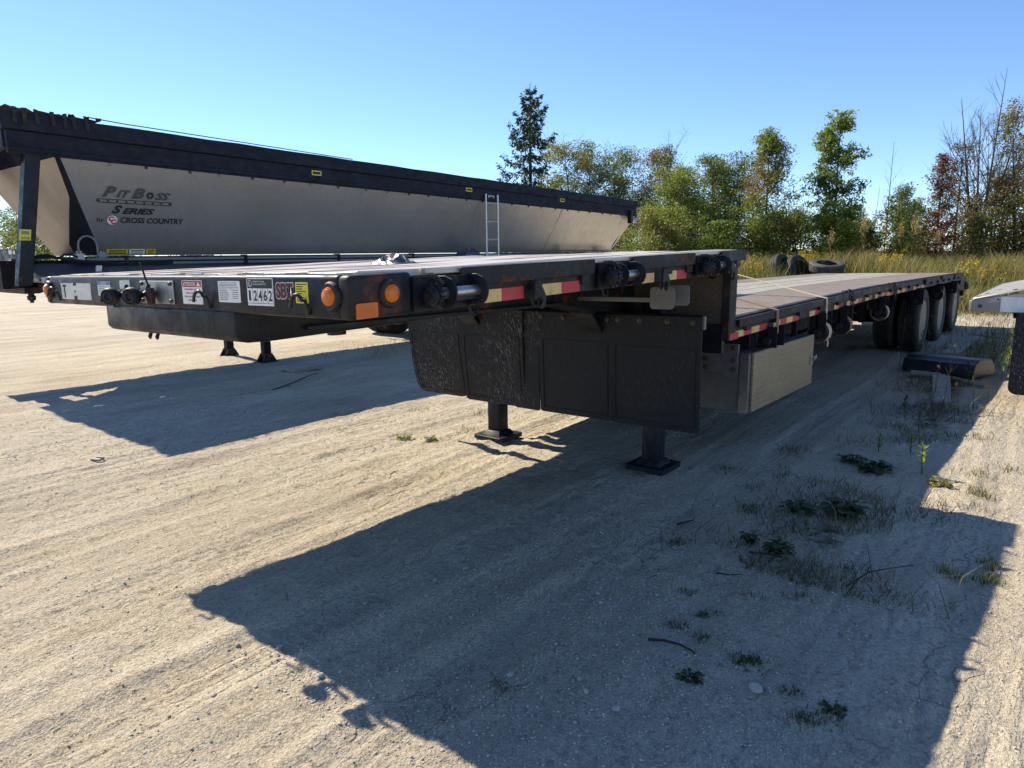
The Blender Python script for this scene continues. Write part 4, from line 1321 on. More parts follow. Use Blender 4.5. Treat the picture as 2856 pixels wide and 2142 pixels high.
for x0, x1, r_ in ((3.35, 3.55, 0), (3.55, 3.95, 1), (4.25, 4.5, 0), (4.5, 4.9, 1), (5.6, 5.85, 0), (5.85, 6.25, 1), (7.6, 7.9, 1)):
    hp(MB().box(x0, x1 - .003, 7.214, 7.2195, 1.385, 1.43), "reflective_tape", MAT['tape_r' if r_ else 'tape_w'])
arch = [(1.86, 7.16, 1.52), (1.86, 7.16, 1.64)] + [(1.96 - .10 * math.cos(math.pi * k / 8), 7.16, 1.66 + .11 * math.sin(math.pi * k / 8)) for k in range(9)] + [(2.06, 7.16, 1.64), (2.06, 7.16, 1.52)]
hp(MB().tube(arch, .012, 7), "arched_hose", MAT['hose'])
hp(MB().box(1.82, 1.90, 7.12, 7.20, 1.50, 1.57).tube([(1.84, 7.16, 1.57), (1.84, 7.16, 1.60)], .012, 6).tube([(1.88, 7.16, 1.57), (1.88, 7.16, 1.60)], .012, 6), "valve_block", MAT['stainless'])
hp(MB().lathe([(.05, 0), (.05, .03), (.03, .04), (0, .04)], (2.10, 7.16, 1.55), (0, -1, 0), 14).tube([(2.06, 7.16, 1.52), (2.10, 7.16, 1.56)], .018, 8), "hand_valve", MAT['hose'])
hs = MB()
for q in range(4):
    hs.tube([(1.2, 7.1 + q * .03, 1.50), (1.5, 7.0 + q * .02, 1.53 + .01 * q), (1.85, 7.05 + q * .015, 1.49 - .015 * q), (2.3, 7.09, 1.45 - .02 * q), (2.9, 7.12, 1.485 - .01 * q)], .013, 6)
hp(hs, "hose_bundle", MAT['castblack'])
hp(MB().tube([(1.62, 7.05, 1.52), (1.66, 7.04, 1.56), (1.74, 7.04, 1.565), (1.80, 7.05, 1.53)], .012, 6), "hose_loop", MAT['castblack'])
# fender deck beside the front post: sloping tread top, pale end cap
fd = hp(slab4((1.30, 6.70, 1.332), (4.9, 6.70, 1.30), (4.9, 7.20, 1.425), (1.30, 7.20, 1.462), -.006), "fender_top", MAT['fendershade'])
hp(MB().prism([(6.70, 1.270), (6.70, 1.326), (7.20, 1.452), (7.20, 1.270)], 'x', 1.305, 1.312), "end_cap", MAT['fendercap'], parent=fd)
hp(MB().box(1.30, 1.3045, 6.80, 6.89, 1.285, 1.315), "white_label", MAT['white'], parent=fd)
hp(MB().box(1.30, 4.9, 6.69, 6.699, 1.268, 1.328), "fender_lip", MAT['alu'], parent=fd)
hp(MB().lathe([(.011, 0), (.011, .01), (0, .012)], (1.305, 6.722, 1.298), (-1, 0, 0), 8), "bolt", MAT['bolt'], parent=fd)
hp(MB().box(1.36, 4.9, 6.72, 7.2, 1.18, 1.262), "fender_beam", MAT['rusty'])
hp(MB().lathe([(.035, 0), (.03, .05), (.045, .06), (.04, .10), (.02, .11), (.02, .13)], (1.30, 7.05, 1.18), (0, 0, -1), 10), "drain_fitting", MAT['castblack'])
# labels along the foot of the side sheet and on the band
for x0, x1, m in ((2.20, 2.44, 'yellow'), (2.455, 2.64, 'white'), (2.655, 2.77, 'yellow')):
    q = [side_pt(x0, .012, .012), side_pt(x1, .012, .012), side_pt(x1, .072, .012), side_pt(x0, .072, .012)]
    sk = hp(slab4(*q, .003), "warning_label", MAT[m])
    for k in range(3):
        t0 = .020 + k * .017
        q = [side_pt(x0 + .02, t0, .0135), side_pt(x1 - .02, t0, .0135), side_pt(x1 - .02, t0 + .009, .0135), side_pt(x0 + .02, t0 + .009, .0135)]
        hp(slab4(*q, .001), "print_lines", MAT['ink' if m == 'yellow' or k == 2 else 'greyink'], parent=sk)
for x, f in ((4.78, .28), (7.95, .34), (8.55, .10), (10.8, .38)):
    z = lin(hzb(x), hzt(x), f)
    sk = hp(MB().box(x, x + .16, 6.7375, 6.7415, z, z + .065), "band_label", MAT['yellow'] if x != 8.55 else MAT['offwhite'])
    hp(MB().box(x + .015, x + .145, 6.736, 6.7375, z + .015, z + .05), "print_lines", MAT['ink'], parent=sk)
# printed side lettering
up_s = (side_pt(2.5, 1) - side_pt(2.5, 0)).normalized()
LEN = (side_pt(2.5, 1) - side_pt(2.5, 0)).length
def stext(body, mat, x0, z0, w, h, **k):
    t = (z0 - ZB) / (hzb(2.5) - ZB)
    par = SHEETS[0]
    return text("lettering", body, mat, par, side_pt(x0, t, .011), (1, 0, 0), up_s, w, h, **k)
def sdisc(x, z, r, mat, off, n=20):
    t = (z - ZB) / (hzb(2.5) - ZB)
    nr = Vector((1, 0, 0)).cross(up_s)
    return hp(MB().lathe([(r, 0), (r, .002)], side_pt(x, t, off), nr, n), "emblem_disc", mat, parent=SHEETS[0])
for ch, x0, w_, h_ in (("P", 2.088, .145, .130), ("IT", 2.238, .155, .094), ("B", 2.404, .150, .130), ("SS", 2.668, .182, .094)):
    stext(ch, MAT['darkgrey'], x0, 2.200, w_, h_, shear=.35, bold=.045)
gx, gzv = 2.612, 2.243
t0 = (gzv - ZB) / (hzb(2.5) - ZB); cc = side_pt(gx, t0, .011); pr_ = []
for k in range(10):
    for rr, da in ((.036, 0), (.050, .15), (.050, .4), (.036, .55)):
        a = 2 * math.pi * (k + da) / 10
        pr_.append((rr * math.cos(a), rr * math.sin(a)))
inner = [(.018 * math.cos(2 * math.pi * k / 40), .018 * math.sin(2 * math.pi * k / 40)) for k in range(40)]
V = [cc + Vector((1, 0, 0)) * a + up_s * b for a, b in pr_] + [cc + Vector((1, 0, 0)) * a + up_s * b for a, b in inner]
hp(MB().add(V, [(k, (k + 1) % 40, 40 + (k + 1) % 40, 40 + k) for k in range(40)]), "gear_emblem", MAT['ink'], parent=SHEETS[0])
# conveyor line with rollers under the words
cx0, cx1, zc = 2.035, 2.875, 2.160
def cpt(a, b):
    tt = (zc - ZB) / (hzb(2.5) - ZB)
    return side_pt(a, tt, .0115) + up_s * b
loop = [cpt(cx0 + .015, .020), cpt(cx1 - .015, .020)] + [cpt(cx1 - .015 + .020 * math.sin(math.pi * k / 6), .020 * math.cos(math.pi * k / 6)) for k in range(1, 6)] + [cpt(cx1 - .015, -.020), cpt(cx0 + .015, -.020)] + [cpt(cx0 + .015 - .020 * math.sin(math.pi * k / 6), -.020 * math.cos(math.pi * k / 6)) for k in range(1, 6)]
hp(MB().tube(loop, .004, 4, closed=True), "conveyor_outline", MAT['ink'], parent=SHEETS[0])
for k in range(9):
    sdisc(lin(cx0 + .02, cx1 - .02, k / 8), zc, .0115, MAT['ink'], .011, 14)
for ch, x0, w_, h_ in (("S", 2.205, .115, .105), ("ERIES", 2.318, .375, .078)):
    stext(ch, MAT['ink'], x0, 2.026, w_, h_, shear=.35, bold=.045)
stext("by", MAT['ink'], 2.056, 1.918, .075, .072)
sdisc(2.222, 1.956, .066, MAT['stainless'], .0105, 32); sdisc(2.222, 1.956, .058, MAT['white'], .0125, 32)
stext("C", MAT['pinkred'], 2.176, 1.942, .062, .062, bold=.07, nrm_off=.004); stext("C", MAT['pinkred'], 2.205, 1.912, .062, .062, bold=.07, nrm_off=.005)
stext("CROSS COUNTRY", MAT['ink'], 2.312, 1.926, .745, .074, bold=.03)
# ladder
la = MB()
hp(MB().tube([(8.44, 6.71, 2.58), (8.44, 6.71, 1.40)], .022, 6), "ladder_rail", MAT['alu']); hp(MB().tube([(8.77, 6.71, 2.58), (8.77, 6.71, 1.40)], .022, 6), "ladder_rail", MAT['alu'])
for z in (2.42, 2.10, 1.78, 1.50):
    y = 6.71
    hp(MB().tube([(8.44, y, z), (8.77, y, z)], .016, 6), "ladder_rung", MAT['alu'])
hp(MB().box(8.05, 8.42, 6.85, 7.1, 1.42, 1.56), "valve_box", MAT['bluebox'], .01)
hp(MB().tube([(8.2, 6.95, 1.55), (8.2, 6.95, 1.64)], .03, 8).tube([(8.28, 6.95, 1.56), (8.34, 6.95, 1.62), (8.4, 6.95, 1.58)], .012, 6), "valve_head", MAT['bluebox'])
# rear tarp motor
hp(MB().lathe([(.05, 0), (.06, .02), (.06, .28), (.05, .30)], (13.68, 6.70, 2.27), (1, 0, 0), 14), "tarp_motor", MAT['chrome'])
hp(MB().box(13.6, 13.68, 6.66, 6.76, 2.2, 2.5), "motor_bracket", MAT['castblack'])
# landing legs, wheels, flap
for y in (7.40, 8.42):
    g = hp(MB().box(4.225, 4.335, y - .055, y + .055, .013, 1.2), "landing_leg", MAT['under'], .008)
    for e in (-.10, .085): hp(MB().prism([(4.16, .012), (4.40, .012), (4.33, .13), (4.23, .13)], 'y', y + e * .8, y + e * .8 + .012), "foot_cheek", MAT['rail'], parent=g)
    hp(MB().box(4.13, 4.43, y - .12, y + .12, -.005, .014), "foot_plate", MAT['rail'], .003, parent=g)
hp(MB().box(4.25, 4.31, 7.46, 8.36, .82, .88), "landing_brace", MAT['under'])
for k in range(3):
    x = 7.95 + k * 1.5
    for y, fl in ((6.82, 0), (7.42, 1), (8.58, 0), (9.18, 1)): add_wheel(HT, x, y, .473, fl, random.uniform(0, 6))
    hp(MB().tube([(x, 7.1, .473), (x, 8.9, .473)], .065, 10), "axle", MAT['under'])
    for y in (7.44, 8.48): hp(MB().prism([(x - .6, 1.21), (x - .6, .7), (x - .3, .42), (x + .12, .42), (x + .35, .7), (x + .35, 1.21)], 'y', y, y + .07), "suspension_hanger", MAT['under'])
for y in (6.84, 8.55):
    f = hp(MB().prism(rrect(y + .30, .68, .31, .33, .04, 4), 'x', 7.28, 7.29), "mud_flap", MAT['flap'])
    text("lettering", "CROSS COUNTRY", MAT['white'], f, (7.279, y + .565, .42), (0, -1, 0), (0, 0, 1), .53, .055)
    hp(MB().box(7.27, 7.32, y - .02, y + .62, 1.0, 1.2), "flap_hanger", MAT['under'], parent=f)

# ------------------------------------------------------------------ the trailer at the right: only a fender end and flap show
RT = thing("fender_trailer", (8.6, -1.7, 0), "pale grey fender with tread-plate top and hanging black mud flap, beside the flatbed", "trailer")
def rp(mb, name, mat, bev=0, seg=1, parent=None): return mb.build(name, mat, parent or RT, bev, seg)
FZ = -.112                                # fender height shifted by a second fit to image pixels
rp(MB().prism([(-.967, 1.045 + FZ), (-.980, 1.032 + FZ), (-2.0, 1.032 + FZ), (-2.0, 1.30 + FZ), (-1.62, 1.268 + FZ), (-.995, 1.150 + FZ), (-.972, 1.135 + FZ)], 'x', 6.67, 6.69), "end_cap", MAT['fendercap'], .004, 2)
rp(slab4((6.655, -.965, 1.148 + FZ), (9.9, -.965, 1.165 + FZ), (9.9, -1.62, 1.33 + FZ), (6.655, -1.62, 1.312 + FZ), .006), "fender_top", MAT['fendertop'])
rp(slab4((6.655, -1.625, 1.312 + FZ), (9.9, -1.625, 1.33 + FZ), (9.9, -2.0, 1.338 + FZ), (6.655, -2.0, 1.32 + FZ), .006), "fender_top", MAT['fendertop'])
for j in range(13):
    y0_, z0_ = lin(-.985, -1.60, j / 12), lin(1.153, 1.307, j / 12) + FZ
    rp(MB().obox((8.27, y0_, z0_ + .0035), (1.60, 0, .0085), (0, .010, -.0025), (0, .0012, .005)), "tread_rib", MAT['fendertop'])
for x_, y_ in ((6.78, -1.02), (6.80, -1.30), (7.15, -1.05), (7.6, -1.12)):
    rp(MB().lathe([(.022, 0), (.020, .006), (0, .008)], (x_, y_, lin(1.148, 1.312, (-.965 - y_) / .655) + FZ + .008), (0, .24, .97), 10), "rusty_rivet", MAT['bolt'])
rp(MB().tube([(6.664, -.963, 1.045 + FZ), (6.662, -.964, 1.13 + FZ), (6.660, -.995, 1.156 + FZ), (6.660, -1.62, 1.310 + FZ)], .007, 6), "cap_bead", MAT['alu'])
rp(MB().box(6.69, 9.9, -.972, -.964, 1.04 + FZ, 1.14 + FZ), "fender_side", MAT['fendercap'])
rp(MB().box(6.664, 6.669, -1.85, -1.207, 1.038 + FZ, 1.178 + FZ), "pale_panel", MAT['white'])
rp(MB().lathe([(.019, 0), (.019, .004), (0, .005)], (6.669, -1.045, 1.085 + FZ), (-1, 0, 0), 14), "hole_plug", MAT['bolt'])
rp(MB().lathe([(.009, 0), (.009, .008), (0, .009)], (6.669, -1.185, 1.155 + FZ), (-1, 0, 0), 8), "bolt", MAT['bolt'])
rp(MB().lathe([(.008, 0), (.008, .008), (0, .009)], (6.669, -1.24, 1.195 + FZ), (-1, 0, 0), 8), "bolt", MAT['bolt'])
fl = MB().prism(rrect(-1.655, .545, .315, .385, .07, 5), 'x', 6.60, 6.612)
flo = rp(fl, "mud_flap", MAT['flap'])
rb = MB()
for k in range(9): rb.box(6.594, 6.60, -1.86 + k * .05, -1.845 + k * .05, .25, .82)
rp(rb, "flap_ribs", MAT['flap'], parent=flo)
rp(MB().box(6.612, 6.665, -2.0, -1.34, .87, .918), "flap_bar", MAT['under'])
for y, flp in ((-1.40, 1), (-2.0, 0)): add_wheel(RT, 7.62, y, .473, flp)
rp(MB().tube([(7.55, -1.5, .473), (7.55, -3.3, .473)], .065, 10), "axle", MAT['under'])
for y, flp in ((-2.95, 1), (-3.55, 0)): add_wheel(RT, 7.62, y, .473, flp)
for y in (-2.25, -2.9): rp(MB().box(5.9 + .8, 12.5, y, y + .09, .84, 1.14), "chassis_beam", MAT['under'])
for x in (6.9, 8.2, 9.5): rp(MB().box(x, x + .08, -2.9, -1.3, .85, .92), "outrigger", MAT['under'])
rp(MB().box(7.5, 7.6, -2.25, -2.16, .5, .86), "axle_hanger", MAT['under']); rp(MB().box(7.5, 7.6, -2.9, -2.81, .5, .86), "axle_hanger", MAT['under'])
# ------------------------------------------------------------------ loose things on the decks
def ribbon(name, pts, w, th, mat, label, cat, group=None, wdir=(1, 0, 0), parent=None):
    pts = [Vector(p) for p in pts]; wd = Vector(wdir).normalized() * w / 2
    V, F = [], []
    for i, p in enumerate(pts):
        d = (pts[min(i + 1, len(pts) - 1)] - pts[max(i - 1, 0)]).normalized()
        nr = d.cross(wd).normalized() * th / 2
        V += [p - wd - nr, p + wd - nr, p + wd + nr, p - wd + nr]
    for i in range(len(pts) - 1):
        a = 4 * i; b = a + 4
        for j in range(4): F.append((a + j, a + (j + 1) % 4, b + (j + 1) % 4, b + j))
    F += [(3, 2, 1, 0), tuple(4 * (len(pts) - 1) + k for k in range(4))]
    o = MB().add(V, F).build(name, mat, parent, origin=tuple(pts[0]) if parent is None else None)
    if parent is None: tag(o, label, cat, group)
    return o
ribbon("webbing_strap", [(5.30, .10, .80), (5.29, -.024, .90), (5.28, -.026, 1.04), (5.28, -.022, 1.094), (5.29, .02, 1.100), (5.50, .50, 1.19), (5.62, .97, 1.292), (5.62, 1.72, 1.286), (5.6, 2.56, 1.085), (5.6, 2.615, 1.05), (5.6, 2.615, .85)], .05, .004, MAT['strap'],
       "clean beige webbing strap stretched over the lower deck to a rolled winch", "strap", "webbing straps over the lower deck")
ribbon("webbing_strap", [(3.98, .06, .80), (3.985, -.026, .90), (3.98, -.026, 1.0), (3.98, -.022, 1.076), (3.99, .02, 1.083), (4.08, .42, 1.165), (4.2, .97, 1.278), (4.2, 1.72, 1.268), (4.2, 2.56, 1.065), (4.2, 2.615, 1.03), (4.2, 2.615, .85)], .05, .004, MAT['strapold'],
       "dirty tan webbing strap over the lower deck close behind the step", "strap", "webbing straps over the lower deck")
ribbon("loose_strap_end", [(5.42, .04, .72), (5.47, .03, .70), (5.52, .02, .73), (5.57, .02, .665), (5.60, .03, .62)], .045, .004, MAT['strap'], "frayed pale strap end dangling below the rolled strap winches", "strap")
# low timber bundle under the straps, tucked behind the step
tbx = thing("timber_bundle", (4.6, 1.35, 1.05), "low bundle of timbers strapped down close behind the step", "timber")
for k in range(4):
    for j in range(2):
        MB().box(3.72, 5.72 - .02 * k, .98 + k * .19, 1.16 + k * .19, 1.075 - .008 * k + j * .098, 1.170 - .008 * k + j * .098).build("timber", MAT['board'], tbx, .004)
# chains hung over the rub rail
def chain(name, pts, label, group, r=.022, wire=.0055):
    pts = [Vector(p) for p in pts]
    root = thing(name, tuple(pts[0]), label, "chain", group)
    k = 0
    for a, b in zip(pts[:-1], pts[1:]):
        L = (b - a).length; d = (b - a).normalized(); nl = max(1, round(L / .036))
        for i in range(nl):
            c = a + d * (L * (i + .5) / nl)
            s = d.orthogonal().normalized(); u = d.cross(s)
            s = s if k % 2 == 0 else u
            lp = [c + d * (.024 * math.cos(2 * math.pi * q / 10)) + s * (.014 * math.sin(2 * math.pi * q / 10)) for q in range(10)]
            MB().tube(lp, wire, 5, closed=True).build("link", MAT['chain'], root)
            k += 1
chain("chain", [(6.12, .06, 1.105), (6.12, -.01, 1.125), (6.125, -.033, 1.10), (6.12, -.034, .98), (6.15, -.035, .86), (6.14, -.03, .76)], "dark steel chain looped over the side rail between two rolled straps", None)
chain("chain", [(8.15, .05, 1.105), (8.15, -.02, 1.118), (8.15, -.034, 1.08), (8.17, -.034, .92)], "short steel chain over the side rail just ahead of the wheels", None)
# crumpled film on the upper deck
V = []; nx_, ny_ = 12, 8
cr = np.random.default_rng(4)
for i in range(nx_ + 1):
    for j in range(ny_ + 1):
        u, v = i / nx_, j / ny_
        hgt = max(0, math.sin(math.pi * u) ** .6 * math.sin(math.pi * v)) * .055 * cr.uniform(.3, 1.15)
        V.append((.83 + .16 * u + cr.uniform(-.006, .006), .70 + .20 * v + cr.uniform(-.008, .008), 1.470 + hgt))
F = [(i * (ny_ + 1) + j, (i + 1) * (ny_ + 1) + j, (i + 1) * (ny_ + 1) + j + 1, i * (ny_ + 1) + j + 1) for i in range(nx_) for j in range(ny_)]
bag = MB().add(V, F).build("crumpled_film", MAT['foil'], None, origin=(.91, .8, 1.465))
tag(bag, "crumpled silver-grey plastic film lying on the upper deck planks", "litter")
stk = MB().obox((1.93, 6.86, 1.385), (.030, .004, .0), (-.002, .012, 0), (.012, .004, .052)).build("wooden_stake", MAT['offwhite'], None, .003, origin=(1.93, 6.86, 1.36))
tag(stk, "pale stub of wood standing on the hopper trailer's shaded fender", "stake")

# ------------------------------------------------------------------ loose things on the ground
def lay(mb, name, mat, label, cat, c, group=None, bev=.004):
    o = mb.build(name, mat, None, bev, origin=c)
    return tag(o, label, cat, group)
z = gz(4.1, 6.25)
lay(MB().obox((4.1, 6.27, z + .02), (.21, -.03, .004), (.02, .16, 0), (0, 0, .022)), "scrap_board", MAT['board'], "short flat board lying in the hopper trailer's shadow", "board", (4.1, 6.27, z))
# black folded plastic trough
tr = [(0, 0), (.54, 0), (.56, .03), (.52, .125), (.43, .19), (.12, .205), (.06, .17), (.02, .155), (-.03, .03)]
bx_ = Vector((9.05, -.30, gz(9.0, -.65))); ax = Vector((-.30, -1, 0)).normalized(); px_ = Vector((1, -.30, 0)).normalized()
V = []
for e in (0, .82):
    for a, b in tr: V.append(bx_ - px_ * .6 + px_ * a + ax * e + Vector((0, 0, b + .005 + random.uniform(-.006, .006))))
n_ = len(tr)
lay(MB().add(V, [tuple(range(n_)), tuple(range(2 * n_ - 1, n_ - 1, -1))] + [(i, i + n_, (i + 1) % n_ + n_, (i + 1) % n_) for i in range(n_)]), "plastic_tank", MAT['plastic_black'],
    "black plastic slab-shaped tank lying across the weeds near the trailer wheels", "tank", tuple(bx_), None, .006)
def board(a, b, w, th, label, lift=.0, tilt=0.0, mat='board', name="scrap_board", group=None):
    a, b = Vector(a), Vector(b); d = (b - a); L = d.length / 2; d.normalize()
    s = d.cross(Vector((0, 0, 1))).normalized(); u = s.cross(d)
    s2 = s * math.cos(tilt) + u * math.sin(tilt); u2 = u * math.cos(tilt) - s * math.sin(tilt)
    c = (a + b) / 2
    return lay(MB().obox(c + u2 * (th / 2), d * L, s2 * (w / 2), u2 * (th / 2)), name, MAT[mat], label, "board", tuple(c), group)
board((10.1, -.42, gz(10.1, -.42) + .02), (12.7, -.43, gz(12.7, -.43) + .02), .20, .045, "long grey plank lying flat beside the rear wheels")
board((6.50, -.83, gz(6.5, -.83)), (7.35, -.70, gz(7.35, -.7) + .13), .16, .035, "short weathered board propped on the branch before the black tank")
board((13.2, -.62, gz(13.2, -.62)), (13.9, -1.15, gz(13.9, -1.15)), .55, .03, "pale flat panel on the ground beside the rearmost wheel")
lg = []
for k in range(9):
    t = k / 8; x = lin(8.05, 7.75, t); y = lin(-.30, -1.08, t)
    lg.append((x + .05 * math.sin(t * 4), y, gz(x, y) + .045 + .015 * math.sin(t * 5)))
o = MB().tube(lg, .038, 8, r1=.022).build("fallen_branch", MAT['board'], None, origin=lg[0]); tag(o, "thick bleached branch lying along the foot of the black tank", "branch")
def stick(pts, r, label, group=None, name="stick"):
    P3 = [(x, y, gz(x, y) + r + dz) for x, y, dz in pts]
    o = MB().tube(P3, r, 5, r1=r * .5).build(name, MAT['stick'], None, origin=P3[0]); tag(o, label, "stick", group); return o
stick([(.889, -.61, .0), (.905, -.67, .006), (.915, -.73, .008), (.91, -.78, .004), (.90, -.80, 0)], .006, "thin dark curved twig lying alone on bare shaded gravel")
stick([(1.86, -1.10, .0), (2.0, -1.16, .03), (2.16, -1.22, .02), (2.28, -1.30, .01)], .0035, "long thin twig poking out of the weed clump toward the sunlit gravel")
stick([(1.93, -.62, .0), (1.95, -.72, .004), (1.97, -.80, .0)], .005, "straight dark stick below the leafy weeds", "small sticks by the weeds"); 
stick([(1.62, -.58, 0), (1.63, -.64, .003), (1.66, -.69, 0)], .004, "short stub of twig on the gravel in front of the weeds")
stick([(2.1, -.15, 0), (2.14, -.17, .003), (2.2, -.2, 0)], .005, "short dark twig near the landing leg on the gravel")
stick([(3.05, 5.35, 0), (3.5, 5.6, .01), (3.75, 5.62, .06), (4.0, 5.8, .0)], .008, "long dead twig lying at the edge of the hopper trailer's shadow")
o = MB().tube([(.56, 3.86, gz(.56, 3.86) + .01), (.60, 3.80, gz(.6, 3.8) + .012), (.64, 3.83, gz(.64, 3.83) + .012), (.62, 3.90, gz(.62, 3.9) + .012)], .006, 5).build("blue_wire", MAT['bluebox'], None, origin=(.6, 3.83, gz(.6, 3.83)))
tag(o, "bit of blue wire lying on the sunlit gravel", "wire")

# stones
def stone_mesh(name, seed, sub=2):
    bm = bmesh.new(); bmesh.ops.create_icosphere(bm, subdivisions=sub, radius=1.0)
    r_ = random.Random(seed); ax_ = [Vector((r_.gauss(0, 1), r_.gauss(0, 1), r_.gauss(0, 1))).normalized() for _ in range(9)]
    dd = [r_.uniform(.55, .9) for _ in ax_]
    for v in bm.verts:
        for a, d in zip(ax_, dd):
            e = v.co.dot(a)
            if e > d: v.co -= a * (e - d) * .9
        v.co.x *= 1.15; v.co.z *= .7
    me = bpy.data.meshes.new(name); bm.to_mesh(me); bm.free(); me.materials.append(MAT['stone'])
    return me
SM = [stone_mesh("stone", k) for k in range(5)]
def stone(x, y, r, label, group=None, k=0):
    o = bpy.data.objects.new("stone", SM[k % 5]); COL.objects.link(o)
    o.location = (x, y, gz(x, y) + r * .28); o.scale = (r, r * random.uniform(.75, 1), r * random.uniform(.7, 1)); o.rotation_euler = (random.uniform(-.3, .3), random.uniform(-.3, .3), random.uniform(0, 6))
    tag(o, label, "stone", group)
stone(.835, -1.056, .026, "largest pale stone lying on the shaded gravel, among small weeds", None, 1)
stone(.44, -.726, .017, "pale flat stone beside bare shaded gravel", None, 2)
for k, (x, y, r) in enumerate(((-.03, .51, .014), (-.04, .50, .009), (-.06, .20, .016), (.0, .17, .010), (-.35, .42, .012), (-.12, .66, .01), (-.30, 1.05, .012))):
    stone(x, y, r, "loose stone on the sunlit gravel just outside the deck's shadow", "loose stones on sunlit gravel", k)
rs = random.Random(5)
for k in range(34):
    x = rs.uniform(.3, 2.6); y = rs.uniform(-1.1, .55)
    stone(x, y, rs.uniform(.007, .015), "small pale stone scattered on the shaded gravel", "small stones on shaded gravel", k)
# pebbles: too many to count
def pebbles(n, seed):
    g = np.random.default_rng(seed)
    d = .9 + 9.0 * g.random(n) ** 1.7; a = CAM_YAW + (g.random(n) - .5) * 1.5  # fans out from the camera along its yaw
    x = CAM_XY.x + d * np.cos(a); y = CAM_XY.y + d * np.sin(a)
    m_ = int(n * .55); x[:m_] = g.uniform(-.2, 2.0, m_); y[:m_] = g.uniform(-1.25, .75, m_); d[:m_] = 1.0
    keep = fbm(x * .8, y * 1.1, 77, 3) + .12 * g.random(n) > .05
    x, y, d = x[keep], y[keep], d[keep]; n = len(x)
    z = gheight(x, y); r = (.0018 + .0048 * g.random(n) ** 3.4) * (1 + d * .08)
    base = np.array([(1, 0, 0), (0, 1, 0), (-1, 0, 0), (0, -1, 0), (0, 0, .75), (0, 0, -.6)])
    fc = np.array([(0, 1, 4), (1, 2, 4), (2, 3, 4), (3, 0, 4), (1, 0, 5), (2, 1, 5), (3, 2, 5), (0, 3, 5)])
    V = base[None] * r[:, None, None] * g.uniform(.6, 1.3, (n, 6, 1))
    th = g.uniform(0, 6.28, n); c, s = np.cos(th), np.sin(th)
    V = np.stack([V[..., 0] * c[:, None] - V[..., 1] * s[:, None] + x[:, None], V[..., 0] * s[:, None] + V[..., 1] * c[:, None] + y[:, None], V[..., 2] + (z + r * .25)[:, None]], -1)
    F = (fc[None] + (np.arange(n) * 6)[:, None, None]).reshape(-1, 3)
    o = arr_mesh("gravel_pebbles", V.reshape(-1, 3), F, MAT['stone'])
    tag(o, "fine pale pebbles strewn over the gravel yard", "pebbles", None, "stuff")
pebbles(26000, 3)

# scrap tyres on the grassy bank
def scrap_tyre(s, r, dz, tilt, rotz, label, R=.50):
    x, y = pos(s, r)
    prof = [(R * .60, .03), (R * .62, .0), (R * .8, -.02), (R * .93, .0), (R * .99, .03), (R, .06), (R, .09), (R * .97, .095), (R * .97, .115), (R, .12), (R, .16), (R * .97, .165), (R * .97, .185), (R, .19), (R, .22), (R * .99, .25), (R * .93, .28), (R * .8, .30), (R * .62, .28), (R * .60, .25), (R * .66, .22), (R * .85, .2), (R * .85, .08), (R * .66, .06), (R * .60, .03)]
    root = thing("discarded_tyre", (0, 0, 0), label, "tyre", "scrap tyres in the grass")
    o = MB().lathe([(a, b - .14) for a, b in prof], (0, 0, 0), (0, 0, 1), 40).build("casing", MAT['tyre_old'] if tilt < .6 else MAT['tyre'], root)
    o.data.polygons.foreach_set("use_smooth", [True] * len(o.data.polygons))
    root.location = (x, y, gz(x, y) + dz); root.rotation_euler = (tilt, 0, rotz)
scrap_tyre(21.6, 9.55, .52, .24, -.892, "pale worn tyre lying flat on top of the others in the tall grass")
scrap_tyre(22.0, 8.85, .36, 1.2, .2 + CAM_YAW - 1.2, "dark treaded tyre leaning upright in the grass, middle of the three")
scrap_tyre(22.1, 8.40, .40, 1.2, .35 + CAM_YAW - 1.2, "dark treaded tyre standing at the end of the row in the grass")
# ------------------------------------------------------------------ vegetation
def STF(*a, **k):
    o = arr_mesh(*a, **k); o["kind"] = "stuff"; return o
def leaves(C, L, Wd, g, up=.35, droop=0.0):
    """diamond leaves at centres C (n,3), length L, width Wd"""
    n = len(C)
    a = g.normal(size=(n, 3)); a[:, 2] = a[:, 2] * .7 - droop
    a /= np.linalg.norm(a, axis=1)[:, None]
    nr = g.normal(size=(n, 3)); nr[:, 2] += up
    b = np.cross(nr, a); b /= np.linalg.norm(b, axis=1)[:, None] + 1e-9
    l = (L * g.uniform(.65, 1.3, n))[:, None]; w = (Wd * g.uniform(.65, 1.3, n))[:, None]
    nn = np.cross(a, b) * l * .12
    V = np.stack([C - a * l * .5, C + b * w * .5 + nn, C + a * l * .5, C - b * w * .5 + nn], 1).reshape(-1, 3)
    F = np.arange(4 * n).reshape(-1, 4)
    return V, F
def twig(p, q, r0, r1, n=4, seg=2, bow=0.0, g=None):
    p, q = np.array(p, float), np.array(q, float)
    d = q - p; L = np.linalg.norm(d) + 1e-9; d = d / L
    a = np.cross(d, (0.31, .2, .93)); a /= np.linalg.norm(a) + 1e-9; b = np.cross(d, a)
    V = []
    for i in range(seg + 1):
        t = i / seg; c = p + d * L * t + np.array((0, 0, bow * math.sin(math.pi * t)))
        r = r0 + (r1 - r0) * t
        for k in range(n):
            th = 2 * math.pi * k / n
            V.append(c + (a * math.cos(th) + b * math.sin(th)) * r)
    F = [(i * n + k, (i + 1) * n + k, (i + 1) * n + (k + 1) % n, i * n + (k + 1) % n) for i in range(seg) for k in range(n)]
    return np.array(V), np.array(F)
